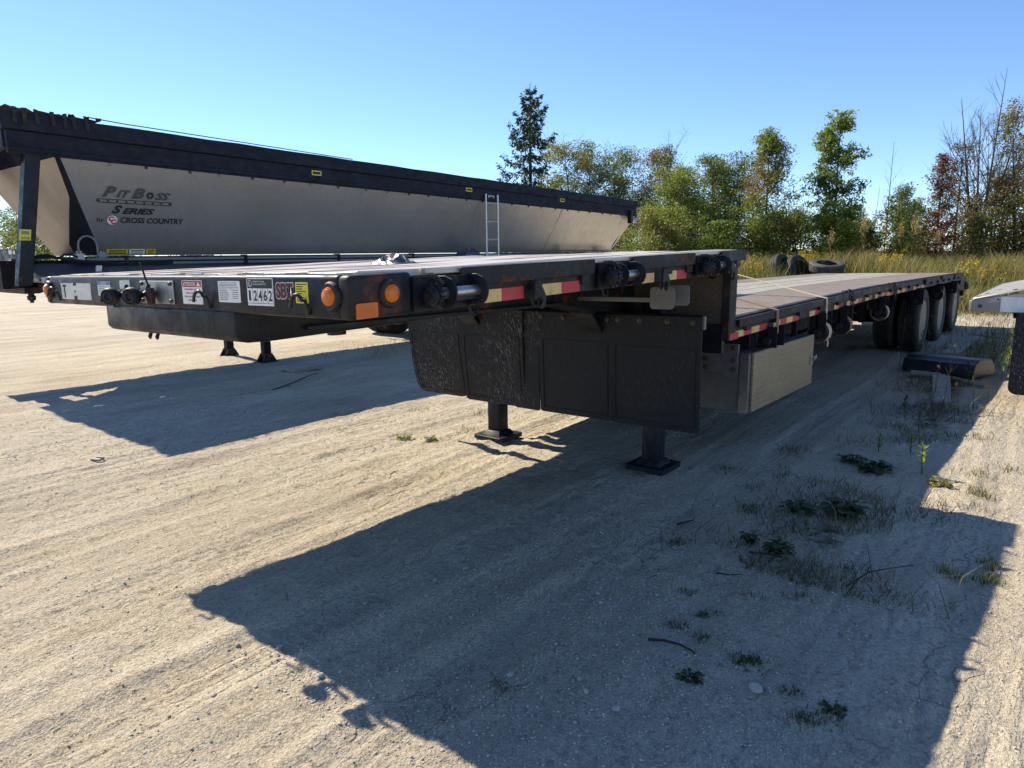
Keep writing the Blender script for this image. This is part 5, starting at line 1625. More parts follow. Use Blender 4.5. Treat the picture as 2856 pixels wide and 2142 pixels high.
class Wood:
    def __init__(self): self.V = []; self.F = []; self.n = 0
    def add(self, V, F):
        self.V.append(V); self.F.append(F + self.n); self.n += len(V)
    def tw(self, *a, **k): self.add(*twig(*a, **k))
    def build(self, name, mat, parent): return arr_mesh(name, np.concatenate(self.V), np.concatenate(self.F), mat, parent, smooth=True)
SHAPE = {'oval': lambda t: math.sin(math.pi * (.12 + .88 * t)) ** .7, 'cone': lambda t: (1 - t) ** .75 + .06, 'column': lambda t: .55 + .45 * math.sin(math.pi * min(1, t * 1.05)) if t < .9 else .38,
         'round': lambda t: math.sqrt(max(.02, 1 - (1.7 * t - .72) ** 2)), 'bush': lambda t: math.sqrt(max(.03, 1 - t ** 2.2))}
def tree(name, label, s, r, top, rad, shape, pal, nl=40, lpl=220, size=.12, low=.12, seed=1, droop=.1, clump=.34, cat="tree", group=None, twigs=0, lean=0.0, trunk=None, mat='bark', asp=.45, stems=1, fall=.0):
    g = np.random.default_rng(seed); lpl = lpl * 1.2; size = size * .86; clump = clump * 1.12
    x, y = pos(s, r); z0 = gz(x, y) - .05
    H = top - z0
    root = thing(name, (x, y, z0 + .05), label, cat, group)
    wd = Wood(); C = []; tr = trunk or max(.03, H * .012)
    stemtops = []
    for k in range(stems):
        an = 2 * math.pi * k / max(1, stems) + seed
        off = (0 if stems == 1 else rad * .35)
        tp = np.array((x + off * math.cos(an) + lean * H, y + off * math.sin(an), z0 + H * (.96 if k == 0 else g.uniform(.75, .95))))
        stemtops.append(tp)
        wd.tw((x, y, z0), tp, tr, tr * .15, 6, 4)
    base = np.array((x, y, z0))
    for k in range(nl):
        t = low + (1 - low) * ((k + g.random()) / nl)
        rr = rad * SHAPE[shape]((t - low) / (1 - low)) * g.uniform(.55, 1.12)
        an = g.uniform(0, 2 * math.pi)
        st = stemtops[k % stems]
        c0 = base + (st - base) * max(.03, t - .10 * g.random())
        ez = z0 + H * t + rr * g.uniform(-.05, .35) * (1 - t)
        tip = np.array((base[0] + (st - base)[0] * t + rr * math.cos(an), base[1] + (st - base)[1] * t + rr * math.sin(an), min(ez, z0 + H)))
        wd.tw(c0, tip, tr * .30 * (1.1 - t), .006, 4, 2, .04 * rr)
        m = int(lpl * g.uniform(.6, 1.3))
        # leaf sprays along the outer part of the limb
        ns = max(3, int(m / 28))
        u = g.uniform(.35, 1.05, ns)[:, None]
        sp = c0 + (tip - c0) * u + g.normal(size=(ns, 3)) * clump * .55 * (.4 + .6 * rr / rad)
        for q in sp[::3]:
            wd.tw(c0 + (tip - c0) * .6, q, .008, .003, 3, 1)
        cen = np.repeat(sp, 28, 0)
        C.append(cen + g.normal(size=cen.shape) * np.array((clump * .30, clump * .30, clump * .22)))
    C = np.concatenate(C)
    C = C[C[:, 2] < top + .05]
    V, F = leaves(C, size, size * asp, g, .4, droop)
    mats = [LEAF[p] for p, _ in pal]; wts = np.array([w for _, w in pal], float); wts /= wts.sum()
    nz = vnoise(C[:, 0] * 1.3 + C[:, 1] * .9, C[:, 2] * 1.3, seed + 5) + g.normal(size=len(C)) * .14 + .5
    cum = np.cumsum(wts)
    rank = np.argsort(np.argsort(nz)) / len(nz)
    mi = np.searchsorted(cum, rank, side='right').clip(0, len(mats) - 1)
    ti = np.repeat(g.random(len(C)).astype(np.float32), 4)
    arr_mesh("crown", V, F, mats, root, mi, ti)
    for k in range(twigs):
        an = g.uniform(0, 6.28); t = g.uniform(.6, .95)
        st = stemtops[0]; p = base + (st - base) * t
        q = p + np.array((math.cos(an) * rad * .55, math.sin(an) * rad * .55, H * g.uniform(.12, .24)))
        wd.tw(p, q, .016, .004, 3, 2)
        for e in range(3):
            q2 = p + (q - p) * g.uniform(.4, .9)
            wd.tw(q2, q2 + np.array((g.normal() * .3, g.normal() * .3, g.uniform(.2, .5))), .006, .002, 3, 1)
    wd.build("trunk", MAT[mat], root)
    return root
def bare_tree(name, label, s, r, top, spread, seed, n1=9, stems=1, r0=.07, group=None, low=.35):
    g = np.random.default_rng(seed)
    x, y = pos(s, r); z0 = gz(x, y) - .05; H = top - z0
    root = thing(name, (x, y, z0 + .05), label, "tree", group)
    wd = Wood(); tw = Wood()
    def grow(p, d, L, rad, lev):
        q = p + d * L
        (wd if lev < 2 else tw).tw(p, q, rad, rad * .55, 5 if lev < 2 else 3, 2)
        if lev >= 4 or rad < .003: return
        for k in range(3 if lev < 3 else 2):
            t = g.uniform(.3, 1.0); nd = d + g.normal(size=3) * .36; nd[2] = abs(nd[2]) + .22; nd /= np.linalg.norm(nd)
            grow(p + d * L * t, nd, L * g.uniform(.42, .66), rad * .5, lev + 1)
        nd = d + g.normal(size=3) * .12; nd[2] += .08; nd /= np.linalg.norm(nd)
        grow(q, nd, L * .62, rad * .56, lev + 1)
    for k in range(stems):
        an = 2 * math.pi * k / stems + seed
        tp = np.array((math.cos(an) * spread * (.35 if stems > 1 else .05), math.sin(an) * spread * (.35 if stems > 1 else .05), H * (1 if k == 0 else g.uniform(.7, .95))))
        b = np.array((x, y, z0)); d = tp / np.linalg.norm(tp)
        wd.tw(b, b + tp, r0, .006, 6, 5)
        for j in range(n1):
            t = low + (.95 - low) * (j + g.random()) / n1
            a2 = g.uniform(0, 6.28); nd = np.array((math.cos(a2), math.sin(a2), g.uniform(1.0, 1.9))); nd /= np.linalg.norm(nd)
            grow(b + tp * t, nd, spread * .62 * (1.15 - t), r0 * .42 * (1.1 - t), 1)
    wd.build("trunk", MAT['baretwig'], root); 
    if tw.n: tw.build("twigs", MAT['baretwig'], root)
    return root
def spruce(s, r, top, rad, label, seed=3):
    g = np.random.default_rng(seed)
    x, y = pos(s, r); z0 = gz(x, y) - .05; H = top - z0
    root = thing("spruce_tree", (x, y, z0 + .05), label, "tree")
    wd = Wood(); C = []; Dn = []
    wd.tw((x, y, z0), (x, y, top), .20, .015, 7, 6)
    z = z0 + H * .10; k = 0
    while z < top - .15:
        t = (z - z0) / H
        R = rad * ((1 - t) ** .80 + .03)
        nb = 6 if t < .8 else 4
        for j in range(nb):
            an = 2 * math.pi * (j + .5 * (k % 2)) / nb + g.uniform(-.25, .25)
            L = R * g.uniform(.45, 1.3)
            P = []
            for i in range(7):
                u = i / 6
                sag_ = -L * .30 * math.sin(u * math.pi * .75) + L * .30 * u ** 3
                P.append(np.array((x + math.cos(an) * L * u, y + math.sin(an) * L * u, z + sag_ + (.25 * L * u if t > .75 else 0))))
            for a, b in zip(P[:-1], P[1:]): wd.tw(a, b, .022 * (1 - t) + .006, .012 * (1 - t) + .004, 3, 1)
            m = int(75 * L) + 16
            for q in range(m):
                u = g.uniform(.12, 1.0); i = min(5, int(u * 6)); f = u * 6 - i
                c = P[i] + (P[i + 1] - P[i]) * f
                side = g.normal() * .10 * (1.2 - u * .5) * min(1.6, L)
                c = c + np.array((-math.sin(an) * side, math.cos(an) * side, -abs(g.normal()) * .14 * min(1.2, L)))
                C.append(c)
                Dn.append((math.cos(an) * .5 + g.normal() * .35, math.sin(an) * .5 + g.normal() * .35, g.uniform(-1.1, .25)))
        z += (.66 if t < .7 else .34) * g.uniform(.8, 1.25); k += 1
    C = np.array(C); a = np.array(Dn); a /= np.linalg.norm(a, axis=1)[:, None]
    b = np.cross(a, g.normal(size=a.shape)); b /= np.linalg.norm(b, axis=1)[:, None]
    l = g.uniform(.14, .30, len(C))[:, None]; w = g.uniform(.025, .055, len(C))[:, None]
    V = np.stack([C - b * w * .6, C - b * w + a * l * .5, C + a * l, C + b * w + a * l * .5], 1).reshape(-1, 3)
    arr_mesh("crown", V, np.arange(len(V)).reshape(-1, 4), LEAF['needle'], root, None, np.repeat(g.random(len(C)), 4))
    wd.build("trunk", MAT['bark'], root)

spruce(42, 1.19, 10.96, 3.3, "tall dark spruce with drooping branches standing behind the hopper trailer")
tree("deciduous_tree", "olive-green tree with bare twigs on top right beside the spruce", 38, 3.55, 7.2, 2.1, 'round', [('olive', .45), ('green', .35), ('dark', .2)], 70, 330, .13, .1, 21, twigs=16, clump=.5, stems=2)
tree("deciduous_tree", "thin grey-green tree with bare tips between the olive tree and the orange-tinted one", 40, 6.0, 7.1, 2.0, 'round', [('green', .4), ('olive', .3), ('dark', .3)], 60, 280, .13, .1, 22, twigs=18, clump=.5, stems=2)
tree("deciduous_tree", "airy tree with orange-tinted foliage behind the hopper trailer's rear end", 38, 8.05, 6.95, 1.7, 'oval', [('dark', .3), ('olive', .4), ('orange', .3)], 52, 240, .13, .15, 23, twigs=8, clump=.5, stems=2)
tree("leafy_bush", "yellow-green bush spreading right behind the hopper trailer's rear end", 26.5, 5.35, 3.15, 1.5, 'bush', [('olive', .4), ('bright', .35), ('green', .25)], 60, 300, .10, .0, 24, clump=.34, cat="bush", stems=3)
tree("vine_covered_tree", "vine-covered tree with bright green leaves like a tall column in the hedge", 30, 7.1, 5.0, 1.35, 'column', [('bright', .45), ('green', .42), ('orange', .05), ('dark', .08)], 80, 300, .12, .0, 25, clump=.4, stems=3)
tree("deciduous_tree", "dark green dense tree between the vine-covered tree and the orange ash", 32, 9.2, 5.75, 1.75, 'oval', [('dark', .5), ('green', .4), ('olive', .1)], 76, 280, .12, .0, 26, clump=.42, stems=3)
tree("deciduous_tree", "tall dark tree with glossy leaves just behind the orange-tinted ash", 34, 10.4, 6.0, 1.5, 'round', [('dark', .6), ('green', .4)], 50, 230, .12, .0, 27, clump=.42, stems=2)
tree("ash_tree", "spindly ash with orange and green leaves beside the tall green sapling", 28, 9.9, 6.1, 1.7, 'cone', [('orange', .20), ('olive', .45), ('green', .35)], 70, 200, .14, .06, 28, droop=.4, clump=.36, asp=.34)
tree("sapling_tree", "tall slender bright green sapling rising alone against the sky", 27, 12.1, 6.45, 1.0, 'column', [('green', .4), ('bright', .45), ('dark', .15)], 54, 210, .17, .10, 29, droop=.7, clump=.30, asp=.33)
bare_tree("bare_sapling", "leafless thin sapling between the green sapling and the red-leaved trees", 29, 15.1, 5.7, 1.5, 31, 9, 1, .035)
tree("leafy_bush", "dark green bush at the foot of the leafless sapling", 27, 14.6, 3.95, .85, 'oval', [('dark', .6), ('green', .4)], 34, 190, .10, .0, 32, clump=.3, cat="bush", stems=2)
tree("red_leaved_tree", "small tree with crimson leaves beside the dark green bush", 27, 16.0, 4.95, .80, 'cone', [('red', .62), ('brown', .25), ('orange', .13)], 40, 150, .12, .0, 33, droop=.3, clump=.32, asp=.36)
tree("red_leaved_tree", "sparse tree with crimson upper leaves growing against the big leafless tree", 28.5, 17.6, 5.6, 1.05, 'oval', [('red', .45), ('brown', .45), ('olive', .1)], 34, 120, .12, .1, 34, droop=.3, clump=.36, asp=.36)
bare_tree("bare_tree", "big leafless tree with many thin upright branches", 28, 18.2, 7.9, 3.0, 35, 12, 4, .075, None, .25)
tree("deciduous_tree", "brown-olive tree standing behind the pale grey fender", 27, 19.1, 7.0, 1.55, 'oval', [('brown', .4), ('olive', .5), ('orange', .1)], 56, 230, .12, .0, 36, clump=.42, stems=2)
# shrubs filling the hedge foot
shr = [(28, 6.6, 3.0, 1.1, 'g'), (29, 8.4, 3.3, 1.2, 'd'), (28.5, 10.6, 3.1, 1.1, 'o'), (29.5, 11.9, 3.4, 1.1, 'g'), (28.3, 13.0, 2.9, 1.0, 'd'), (30, 13.8, 3.2, 1.2, 'g'), (27.5, 13.6, 2.6, .8, 'w'), (28.5, 15.6, 3.1, 1.1, 'd'), (29.5, 16.7, 3.6, 1.2, 'w'), (27, 17.2, 3.0, .9, 'w'),
       (28, 18.9, 4.2, 1.3, 'w'), (26, 19.0, 3.4, 1.1, 'w'), (31, 15.0, 3.0, 1.3, 'g'), (32, 12.5, 3.2, 1.3, 'd'), (32.5, 17.8, 4.0, 1.5, 'w'), (27.5, 9.6, 2.7, .9, 'g'), (26.2, 7.6, 2.6, .8, 'd'), (30.5, 20.6, 5.0, 1.6, 'w'), (27, 20.6, 4.6, 1.3, 'w'), (34, 6.0, 4.0, 1.6, 'd'), (33, 3.8, 3.6, 1.6, 'd'), (36, 1.6, 3.4, 1.6, 'o')]
PALS = {'g': [('green', .5), ('bright', .25), ('dark', .25)], 'd': [('dark', .6), ('green', .4)], 'o': [('orange', .25), ('olive', .5), ('green', .25)], 'w': [('brown', .3), ('olive', .45), ('dark', .25)]}
SLAB = ["mid-green shrub at the foot of the vine-covered tree", "dark green shrub between the vine-covered tree and the orange ash", "orange-tinted shrub at the foot of the spindly ash",
        "mid-green shrub at the foot of the tall slender sapling", "dark green shrub just past the tall slender sapling, toward the leafless one", "mid-green shrub growing behind the plumed reeds",
        "low brownish shrub in front of the leafless thin sapling", "dark green shrub squeezed between the dark bush and the crimson tree", "brownish shrub just behind the small crimson tree",
        "brownish shrub in front of the sparse crimson-topped tree", "tall brownish shrub at the foot of the big leafless tree", "brownish shrub in front of the big leafless tree, in the grass",
        "mid-green shrub behind the leafless thin sapling", "dark green shrub far behind the tall slender sapling", "brownish shrub far behind the big leafless tree",
        "mid-green shrub in front of the spindly ash", "low dark green shrub in front of the vine-covered tree", "tall brownish shrub behind the brown-olive tree", "tall brownish shrub beside the brown-olive tree, past the leafless one",
        "dark green shrub behind the hopper trailer's rear top corner", "dark green shrub low behind the hopper trailer below the olive tree", "orange-tinted shrub behind the hopper trailer below the spruce"]
for k, (s, r, tp, rd, pl) in enumerate(shr):
    tree("shrub", SLAB[k], s, r, tp, rd, 'bush', PALS[pl], 30, 210, .11, .0, 60 + k, clump=.36, cat="shrub", group="shrubs of the hedge", stems=3)
for k, (s, r) in enumerate(((29, 11.2), (29, 13.9), (28.6, 14.3), (30, 16.2))):
    bare_tree("dead_brush", "leafless dead brush standing among the hedge shrubs", s, r, 3.3 + .3 * k, .9, 90 + k, 7, 3, .02, "dead brush in the hedge")
# far trees seen past the hopper trailer's nose
for k, (s, r, tp, rd) in enumerate(((62, -46.5, 5.6, 3.2), (66, -44.0, 6.4, 3.4), (60, -39.0, 4.6, 2.6), (64, -36.0, 4.2, 2.6), (70, -50, 6.5, 3.4), (60, -33, 3.2, 2.6), (66, -29, 3.0, 2.8))):
    tree("far_tree", "distant rounded green tree seen past the hopper trailer's nose", s, r, tp, rd, 'bush', [('green', .45), ('olive', .3), ('dark', .25)], 34, 180, .24, .0, 120 + k, clump=.8, group="distant trees past the hopper trailer", stems=2)

# tall grass on the bank
def blades(x, y, z, h, w, g, lean=.35, seg=2):
    n = len(x)
    a = g.uniform(0, 6.283, n); dx, dy = np.cos(a), np.sin(a)
    b = g.uniform(0, 6.283, n); wx, wy = np.cos(b) * w, np.sin(b) * w
    ln = h * lean * g.uniform(.2, 1.0, n)
    p0 = np.stack([x, y, z], 1); p1 = np.stack([x + dx * ln * .3, y + dy * ln * .3, z + h * .6], 1); p2 = np.stack([x + dx * ln, y + dy * ln, z + h * g.uniform(.85, 1.0, n)], 1)
    wv = np.stack([wx, wy, np.zeros(n)], 1)
    V = np.stack([p0 - wv, p0 + wv, p1 + wv * .7, p1 - wv * .7, p2 + wv * .12, p2 - wv * .12], 1).reshape(-1, 3)
    o = (np.arange(n) * 6)[:, None]
    F = np.concatenate([o + np.array([[0, 1, 2, 3]]), o + np.array([[3, 2, 4, 5]])], 1).reshape(-1, 4)
    return V, F, np.repeat(np.arange(n), 2)
def tall_grass():
    g = np.random.default_rng(9)
    n = 95000
    s = 14.6 + 14.5 * g.random(n) ** 1.25; r = g.uniform(2.2, 22.5, n)
    r = r * (s / 27) ** .35
    x = CAM_XY.x + FH.x * s + RH.x * r; y = CAM_XY.y + FH.y * s + RH.y * r
    keep = (bank(x, y) > .02 + .1 * g.random(n)) & ~((x < 15.6) & (y > -.3) & (y < 2.9))
    x, y, s = x[keep], y[keep], s[keep]; n = len(x)
    z = gheight(x, y) - .03
    clm = fbm(x * .7, y * .7, 40, 3)
    h = (.46 + .42 * g.random(n) + .45 * np.clip(clm, -.3, .6)) * np.clip(.35 + bank(x, y) * 1.1, .35, 1.15)
    sx, rx = sr(x, y); h = np.where((rx > 8.0) & (rx < 10.3) & (sx < 21.9), h * .35, h)
    V, F, idx = blades(x, y, z, h, .0055 + .007 * g.random(n), g, .55)
    pick = clm * 1.1 + g.normal(size=n) * .42
    mi = np.where(pick > .28, 1, np.where(pick < -.42, 2, 0))[idx]
    o = arr_mesh("tall_grass", V, F, [LEAF['grass'], LEAF['straw'], LEAF['weed']], None, mi, np.repeat(g.random(n), 6))
    tag(o, "tall yellow-green grass covering the bank beyond the trailers", "grass", None, "stuff")
tall_grass()
def goldenrod(s, r, n, w, label, group):
    g = np.random.default_rng(int(s * 10 + r * 100)); x0, y0 = pos(s, r); root = thing("goldenrod_clump", (x0, y0, gz(x0, y0)), label, "wildflower", group)
    ps = g.normal(size=(n, 2)) * w; x = x0 + ps[:, 0]; y = y0 + ps[:, 1]; z = gheight(x, y); h = g.uniform(.65, .98, n)
    V, F, idx = blades(x, y, z - .02, h, np.full(n, .008), g, .2)
    STF("stems", V, F, LEAF['weed'], root, None, np.repeat(g.random(n), 6))
    C = np.repeat(np.stack([x, y, z + h * .95], 1), 22, 0); C = C + g.normal(size=C.shape) * np.array((.05, .05, .075))
    V, F = leaves(C, .038, .022, g)
    STF("flower_heads", V, F, LEAF['yellow'], root, None, np.repeat(g.random(len(C)), 4))
goldenrod(23.4, 9.6, 46, .42, "broad clump of yellow goldenrod right behind the scrap tyres", "goldenrod in the tall grass")
goldenrod(21.5, 7.3, 10, .22, "small goldenrod clump close behind the flatbed's corner upright", "goldenrod in the tall grass")
goldenrod(20.5, 10.75, 12, .15, "narrow goldenrod sprig among the tall grass behind the flatbed's rear deck", "goldenrod in the tall grass"); goldenrod(20.7, 11.15, 12, .13, "narrow goldenrod sprig among the tall grass behind the flatbed's rear deck", "goldenrod in the tall grass")
goldenrod(18.0, 11.9, 16, .4, "sparse goldenrod in the grass past the flatbed's tail", "goldenrod in the tall grass")
# plumed reeds
def reed(s, r, h, k):
    g = np.random.default_rng(300 + k); x, y = pos(s, r); z = gz(x, y)
    root = thing("plumed_reed", (x, y, z), "tall reed with feathery tan plume standing above the grass", "reed", "plumed reeds above the grass")
    wd = Wood(); lx = g.uniform(-.12, .12); top = np.array((x + lx, y - lx, z + h))
    wd.tw((x, y, z - .03), top, .011, .005, 4, 3); wd.build("stalk", LEAF['straw'], root)
    C = np.repeat(top[None], 90, 0) + g.normal(size=(90, 3)) * np.array((.05, .05, .13)); V, F = leaves(C, .12, .02, g, .1, .2)
    STF("plume", V, F, LEAF['straw'], root, None, np.repeat(g.random(90), 4))
    t = g.uniform(.3, .9, 9)[:, None]; C = np.array((x, y, z)) + (top - np.array((x, y, z))) * t
    a = g.uniform(0, 6.28, 9); d = np.stack([np.cos(a), np.sin(a), g.uniform(.3, 1.1, 9)], 1) * .35; w = np.stack([-np.sin(a), np.cos(a), a * 0], 1) * .016
    V = np.stack([C - w, C + d * .5 + w * 1.2, C + d, C + d * .5 - w * 1.2], 1).reshape(-1, 3)
    STF("blades", V, np.arange(36).reshape(-1, 4), LEAF['grass'], root, None, np.repeat(g.random(9), 4))
for k, (s, r, h) in enumerate(((24, 11.7, 1.75), (24.3, 12.0, 1.9), (24, 12.35, 1.7), (23.8, 13.0, 1.65), (23.6, 13.2, 1.85), (23.9, 13.45, 1.7), (23.5, 14.1, 1.5), (24.5, 10.9, 1.5))): reed(s, r, h, k)

# ------------------------------------------------------------------ weeds in the gravel
def tuft(x, y, n, h, spread, pal, label, group, name="grass_tuft", seed=0, lean=1.0, w=.0022, cat="grass tuft"):
    g = np.random.default_rng(seed + int(abs(x * 97 + y * 31) * 10)); z0 = gz(x, y)
    px = x + g.normal(size=n) * spread; py = y + g.normal(size=n) * spread
    V, F, idx = blades(px, py, gheight(px, py) - .004, h * g.uniform(.4, 1.0, n), np.full(n, w), g, lean)
    mats = [LEAF[p] for p in pal]; mi = g.integers(0, len(mats), n)[idx]
    o = arr_mesh(name, V, F, mats, None, mi, np.repeat(g.random(n), 6), origin=(x, y, z0))
    return tag(o, label, cat, group)
SG, DG = "dry grass tufts on sunlit gravel", "small weed tufts on shaded gravel"
for x, y, n, h, sp in ((2.29, -1.455, 70, .075, .028), (2.33, -1.60, 80, .075, .03), (2.50, -1.60, 50, .06, .025), (2.58, -1.56, 30, .05, .02), (3.66, -1.43, 90, .08, .05), (4.1, -1.36, 60, .06, .06), (4.4, -1.5, 50, .06, .06), (3.4, -1.5, 40, .05, .05), (5.2, -1.25, 60, .07, .07)):
    tuft(x, y, n, h, sp, ['straw', 'grass', 'weed'], "spiky dry grass tuft on sunlit gravel beyond the deck shadow's edge", SG, seed=1)
for x, y, n, h, sp in ((2.555, -.375, 110, .05, .055), (1.855, -.263, 90, .045, .04), (1.07, -.63, 60, .03, .028), (1.035, -.762, 60, .03, .025), (.98, -.962, 90, .035, .035), (.895, -1.15, 45, .03, .02), (.773, -1.234, 60, .045, .018), (.82, -1.30, 50, .03, .03),
                       (4.02, -.188, 90, .06, .06), (3.2, .02, 60, .05, .05), (2.95, -.25, 30, .04, .04), (1.5, -.8, 30, .035, .03), (1.62, -.95, 45, .04, .03), (1.35, -.55, 25, .03, .02), (3.35, -.33, 40, .05, .06), (.28, -.35, 40, .035, .02), (1.25, -.72, 25, .03, .02)):
    tuft(x, y, n, h, sp, ['weed', 'weed', 'deadweed'], "small flat weed tuft on the shaded gravel", DG, seed=2)
for x, y, n, h, sp in ((2.48, 2.545, 50, .05, .04), (2.56, 2.25, 50, .045, .04), (2.94, 2.23, 70, .05, .06), (3.6, 2.6, 60, .06, .08), (3.3, 3.2, 40, .05, .06), (5.4, 6.4, 80, .10, .15), (5.8, 6.6, 90, .12, .2), (6.3, 6.9, 110, .14, .25), (6.9, 7.2, 110, .14, .25), (6.0, 7.4, 90, .10, .25), (5.2, 7.2, 60, .08, .15), (2.3, 3.1, 25, .03, .03), (1.4, 3.5, 25, .03, .04), (2.7, 3.7, 50, .04, .08)):
    tuft(x, y, n, h, sp, ['grass', 'weed', 'straw'] if y < 4 else ['straw', 'grass'], "low grass tuft in the open gravel between the two trailers" if y < 5 else "straw-coloured grass growing under the hopper trailer", "grass tufts between the trailers" if y < 5 else "straw grass under the hopper trailer", seed=3)
def leafy(x, y, n, L, h, label, group=None, seed=0, pal='weed', name="leafy_weed", tilt=.5):
    """rosette of broad leaves on short stems"""
    g = np.random.default_rng(500 + seed); z0 = gz(x, y); root = thing(name, (x, y, z0), label, "weed", group)
    V, F = [], []; k = 0; wd = Wood()
    for i in range(n):
        a = g.uniform(0, 6.28); d = np.array((math.cos(a), math.sin(a), 0)); s_ = np.array((-math.sin(a), math.cos(a), 0))
        rr = g.uniform(.1, 1.0) * L * 1.8; c = np.array((x, y, z0)) + d * rr; c[2] = gz(c[0], c[1]) + h * g.uniform(.35, 1.0)
        wd.tw((x + d[0] * rr * .3, y + d[1] * rr * .3, z0 - .004), c, .0025, .0015, 3, 1)
        l = L * g.uniform(.6, 1.2); w = l * g.uniform(.30, .42); e = g.uniform(-tilt, tilt * .4)
        dd = d + np.array((0, 0, e)); up = np.array((0, 0, .12 * l))
        pts = [c, c + dd * l * .3 + s_ * w + up, c + dd * l * .7 + s_ * w * .75 + up * .6, c + dd * l, c + dd * l * .7 - s_ * w * .75 + up * .6, c + dd * l * .3 - s_ * w + up, c + dd * l * .5]
        V += pts; F += [(k, k + 1, k + 2, k + 6), (k + 6, k + 2, k + 3, k + 4), (k, k + 6, k + 4, k + 5)]; k += 7
    arr_mesh("leaves", np.array(V), np.array(F), LEAF[pal], root, None, np.repeat(g.random(n), 7), smooth=True)
    wd.build("stems", LEAF[pal], root)
leafy(2.78, -.86, 110, .055, .08, "biggest leafy weed clump with broad lobed leaves in the shaded gravel", None, 1)
leafy(2.66, -.64, 80, .040, .05, "flat leafy weed beside the biggest clump", None, 2)
leafy(2.02, -.74, 90, .032, .06, "curly dark leafy weed in front of the biggest clump", None, 3)
leafy(2.05, -.58, 50, .025, .05, "small leafy weed next to the curly dark one", None, 4)
leafy(3.80, -.80, 100, .05, .06, "low spreading weed with rounded leaves halfway along the shadow edge", None, 5)
leafy(3.95, -.62, 70, .045, .05, "low flat weed close beside the spreading one", None, 6)
leafy(3.75, -1.20, 50, .035, .03, "pale sunlit creeping weed at the corner of the shadow", None, 7, 'grass')
leafy(.753, -.847, 34, .022, .012, "flat round-leaved weed mat near the largest pale stone", None, 8)
leafy(.98, -.98, 26, .02, .010, "tiny flat weed uphill of the largest pale stone", None, 9)
leafy(.88, -1.30, 30, .02, .010, "thin strip of creeping weed near the edge of the sun", None, 10)
leafy(1.2, -.70, 14, .018, .010, "little round-leaved weed in a row of dry tufts", None, 11)
leafy(2.48, 2.50, 30, .03, .03, "bright little weed on sunlit gravel near the landing leg", None, 12, 'green')
leafy(2.54, 2.26, 26, .025, .03, "second bright little weed on sunlit gravel near the landing leg", None, 13, 'green')
# dead stems and litter mixed with green: strip between the two trailers
def weed_strip():
    g = np.random.default_rng(71); n = 15000
    t = g.random(n) ** 1.25; x = 1.75 + 9.5 * t; mid = np.interp(x, [1.9, 2.6, 3.8, 5.4, 7.0, 9, 11.5], [-.88, -.92, -.95, -.88, -.78, -.62, -.55]); wd = np.interp(x, [1.9, 3, 5, 8, 11], [.26, .27, .26, .30, .26])
    y = mid + g.normal(size=n) * wd
    keep = fbm(x * 2.2, y * 2.2, 81, 3) > .06
    x, y = x[keep], y[keep]; n = len(x)
    h = g.uniform(.02, .075, n) + (g.random(n) > .93) * g.uniform(.05, .2, n)
    V, F, idx = blades(x, y, gheight(x, y) - .004, h, g.uniform(.0012, .0028, n), g, 1.7)
    mi = np.where(g.random(n) < .45, 0, 1)[idx]
    o = arr_mesh("weed_litter", V, F, [LEAF['weed'], LEAF['deadweed']], None, mi, np.repeat(g.random(n), 6))
    tag(o, "tangled low weeds and dead stems in a strip along the flatbed", "weeds", None, "stuff")
    n = 900
    x = g.uniform(13.0, 17.0, n); y = g.uniform(-2.0, .4, n) 
    x2 = g.uniform(9.5, 14, 1600); y2 = -.9 + g.normal(size=1600) * .28
    x = np.concatenate([x, x2]); y = np.concatenate([y, y2]); n = len(x)
    V, F, idx = blades(x, y, gheight(x, y) - .01, g.uniform(.05, .22, n), g.uniform(.002, .005, n), g, .8)
    o = arr_mesh("rough_grass", V, F, [LEAF['weed'], LEAF['grass'], LEAF['deadweed']], None, g.integers(0, 3, n)[idx], np.repeat(g.random(n), 6))
    tag(o, "rough short grass in the shade behind the rear wheels", "grass", None, "stuff")
weed_strip()
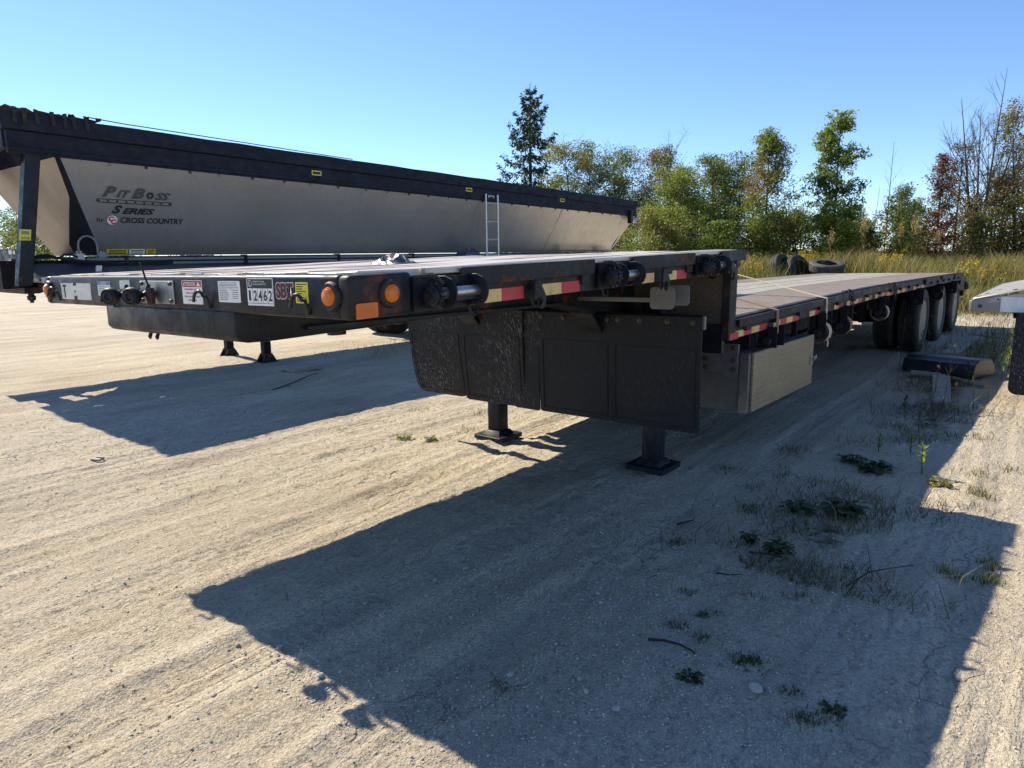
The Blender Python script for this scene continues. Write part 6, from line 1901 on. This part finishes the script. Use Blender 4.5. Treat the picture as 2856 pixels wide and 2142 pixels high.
def stalk_weed(x, y, h, label, seed, green=True, group=None):
    g = np.random.default_rng(800 + seed); z = gz(x, y); root = thing("stalk_weed", (x, y, z), label, "weed", group)
    wd = Wood(); lx, ly = g.normal() * .10 * h, g.normal() * .10 * h; b = np.array((x, y, z - .01)); tp = np.array((x + lx, y + ly, z + h))
    wd.tw(b, tp, .004, .002, 4, 3); 
    if not green:
        for k in range(5):
            t = g.uniform(.55, .95); p = b + (tp - b) * t; q = p + np.array((g.normal() * .05, g.normal() * .05, .07)); wd.tw(p, q, .0018, .001, 3, 1)
        C = tp + g.normal(size=(26, 3)) * np.array((.007, .007, .010))
        V, F = leaves(C, .012, .007, g); arr_mesh("seed_head", V, F, LEAF['deadweed'] if seed % 2 else LEAF['orange'], root, None, np.repeat(g.random(26), 4))
    else:
        n = 46; t = g.uniform(.25, 1.0, n)[:, None]; C = b + (tp - b) * t; a = g.uniform(0, 6.28, n)
        d = np.stack([np.cos(a), np.sin(a), g.uniform(.1, .9, n)], 1) * (.07 * h + .03); w = np.stack([-np.sin(a), np.cos(a), a * 0], 1) * .006
        V = np.stack([C, C + d * .5 + w, C + d, C + d * .5 - w], 1).reshape(-1, 3)
        arr_mesh("leaves", V, np.arange(4 * n).reshape(-1, 4), LEAF['bright' if seed % 2 else 'weed'], root, None, np.repeat(g.random(n), 4))
    wd.build("stem", LEAF['deadweed'] if not green else LEAF['weed'], root)
stalk_weed(8.9, -.02, .62, "tall dry weed with twin seed heads in front of the tyres", 1, False)
stalk_weed(9.35, -.22, .62, "feathery dark green weed growing against the front tyre", 2, True)
stalk_weed(9.3, -.16, .42, "short feathery weed at the foot of the taller one by the tyre", 4, True)
stalk_weed(6.15, -.88, .62, "tallest rusty flower stalk in front of the black tank", 4, False)
stalk_weed(6.1, -.80, .42, "shorter rusty flower stalk in front of the black tank", 6, False)
stalk_weed(11.6, -.72, .40, "bright green sunlit weed standing by the long grey plank", 3, True)
stalk_weed(9.2, -1.17, .55, "bright green sunlit weed beside the hanging mud flap", 5, True)
stalk_weed(8.6, -1.15, .34, "low bright green weed beside the hanging mud flap", 7, True)
stalk_weed(3.88, -1.08, .20, "slim yellow-green weed stalk standing at the shadow edge", 9, True)
for k in range(12):
    g = random.Random(40 + k); stalk_weed(g.uniform(4.2, 8.2), g.uniform(-1.2, -.5), g.uniform(.12, .35), "thin dry stalk in the weed strip along the flatbed" if k % 3 else "thin green stalk in the weed strip along the flatbed", 20 + k, k % 3 == 0, "dry stalks in the weed strip" if k % 3 else "green stalks in the weed strip")
tk = leafy(7.7, -.72, 44, .06, .10, "fern-like green weed growing over the foot of the black tank", None, 15, 'weed', "leafy_weed", .8)
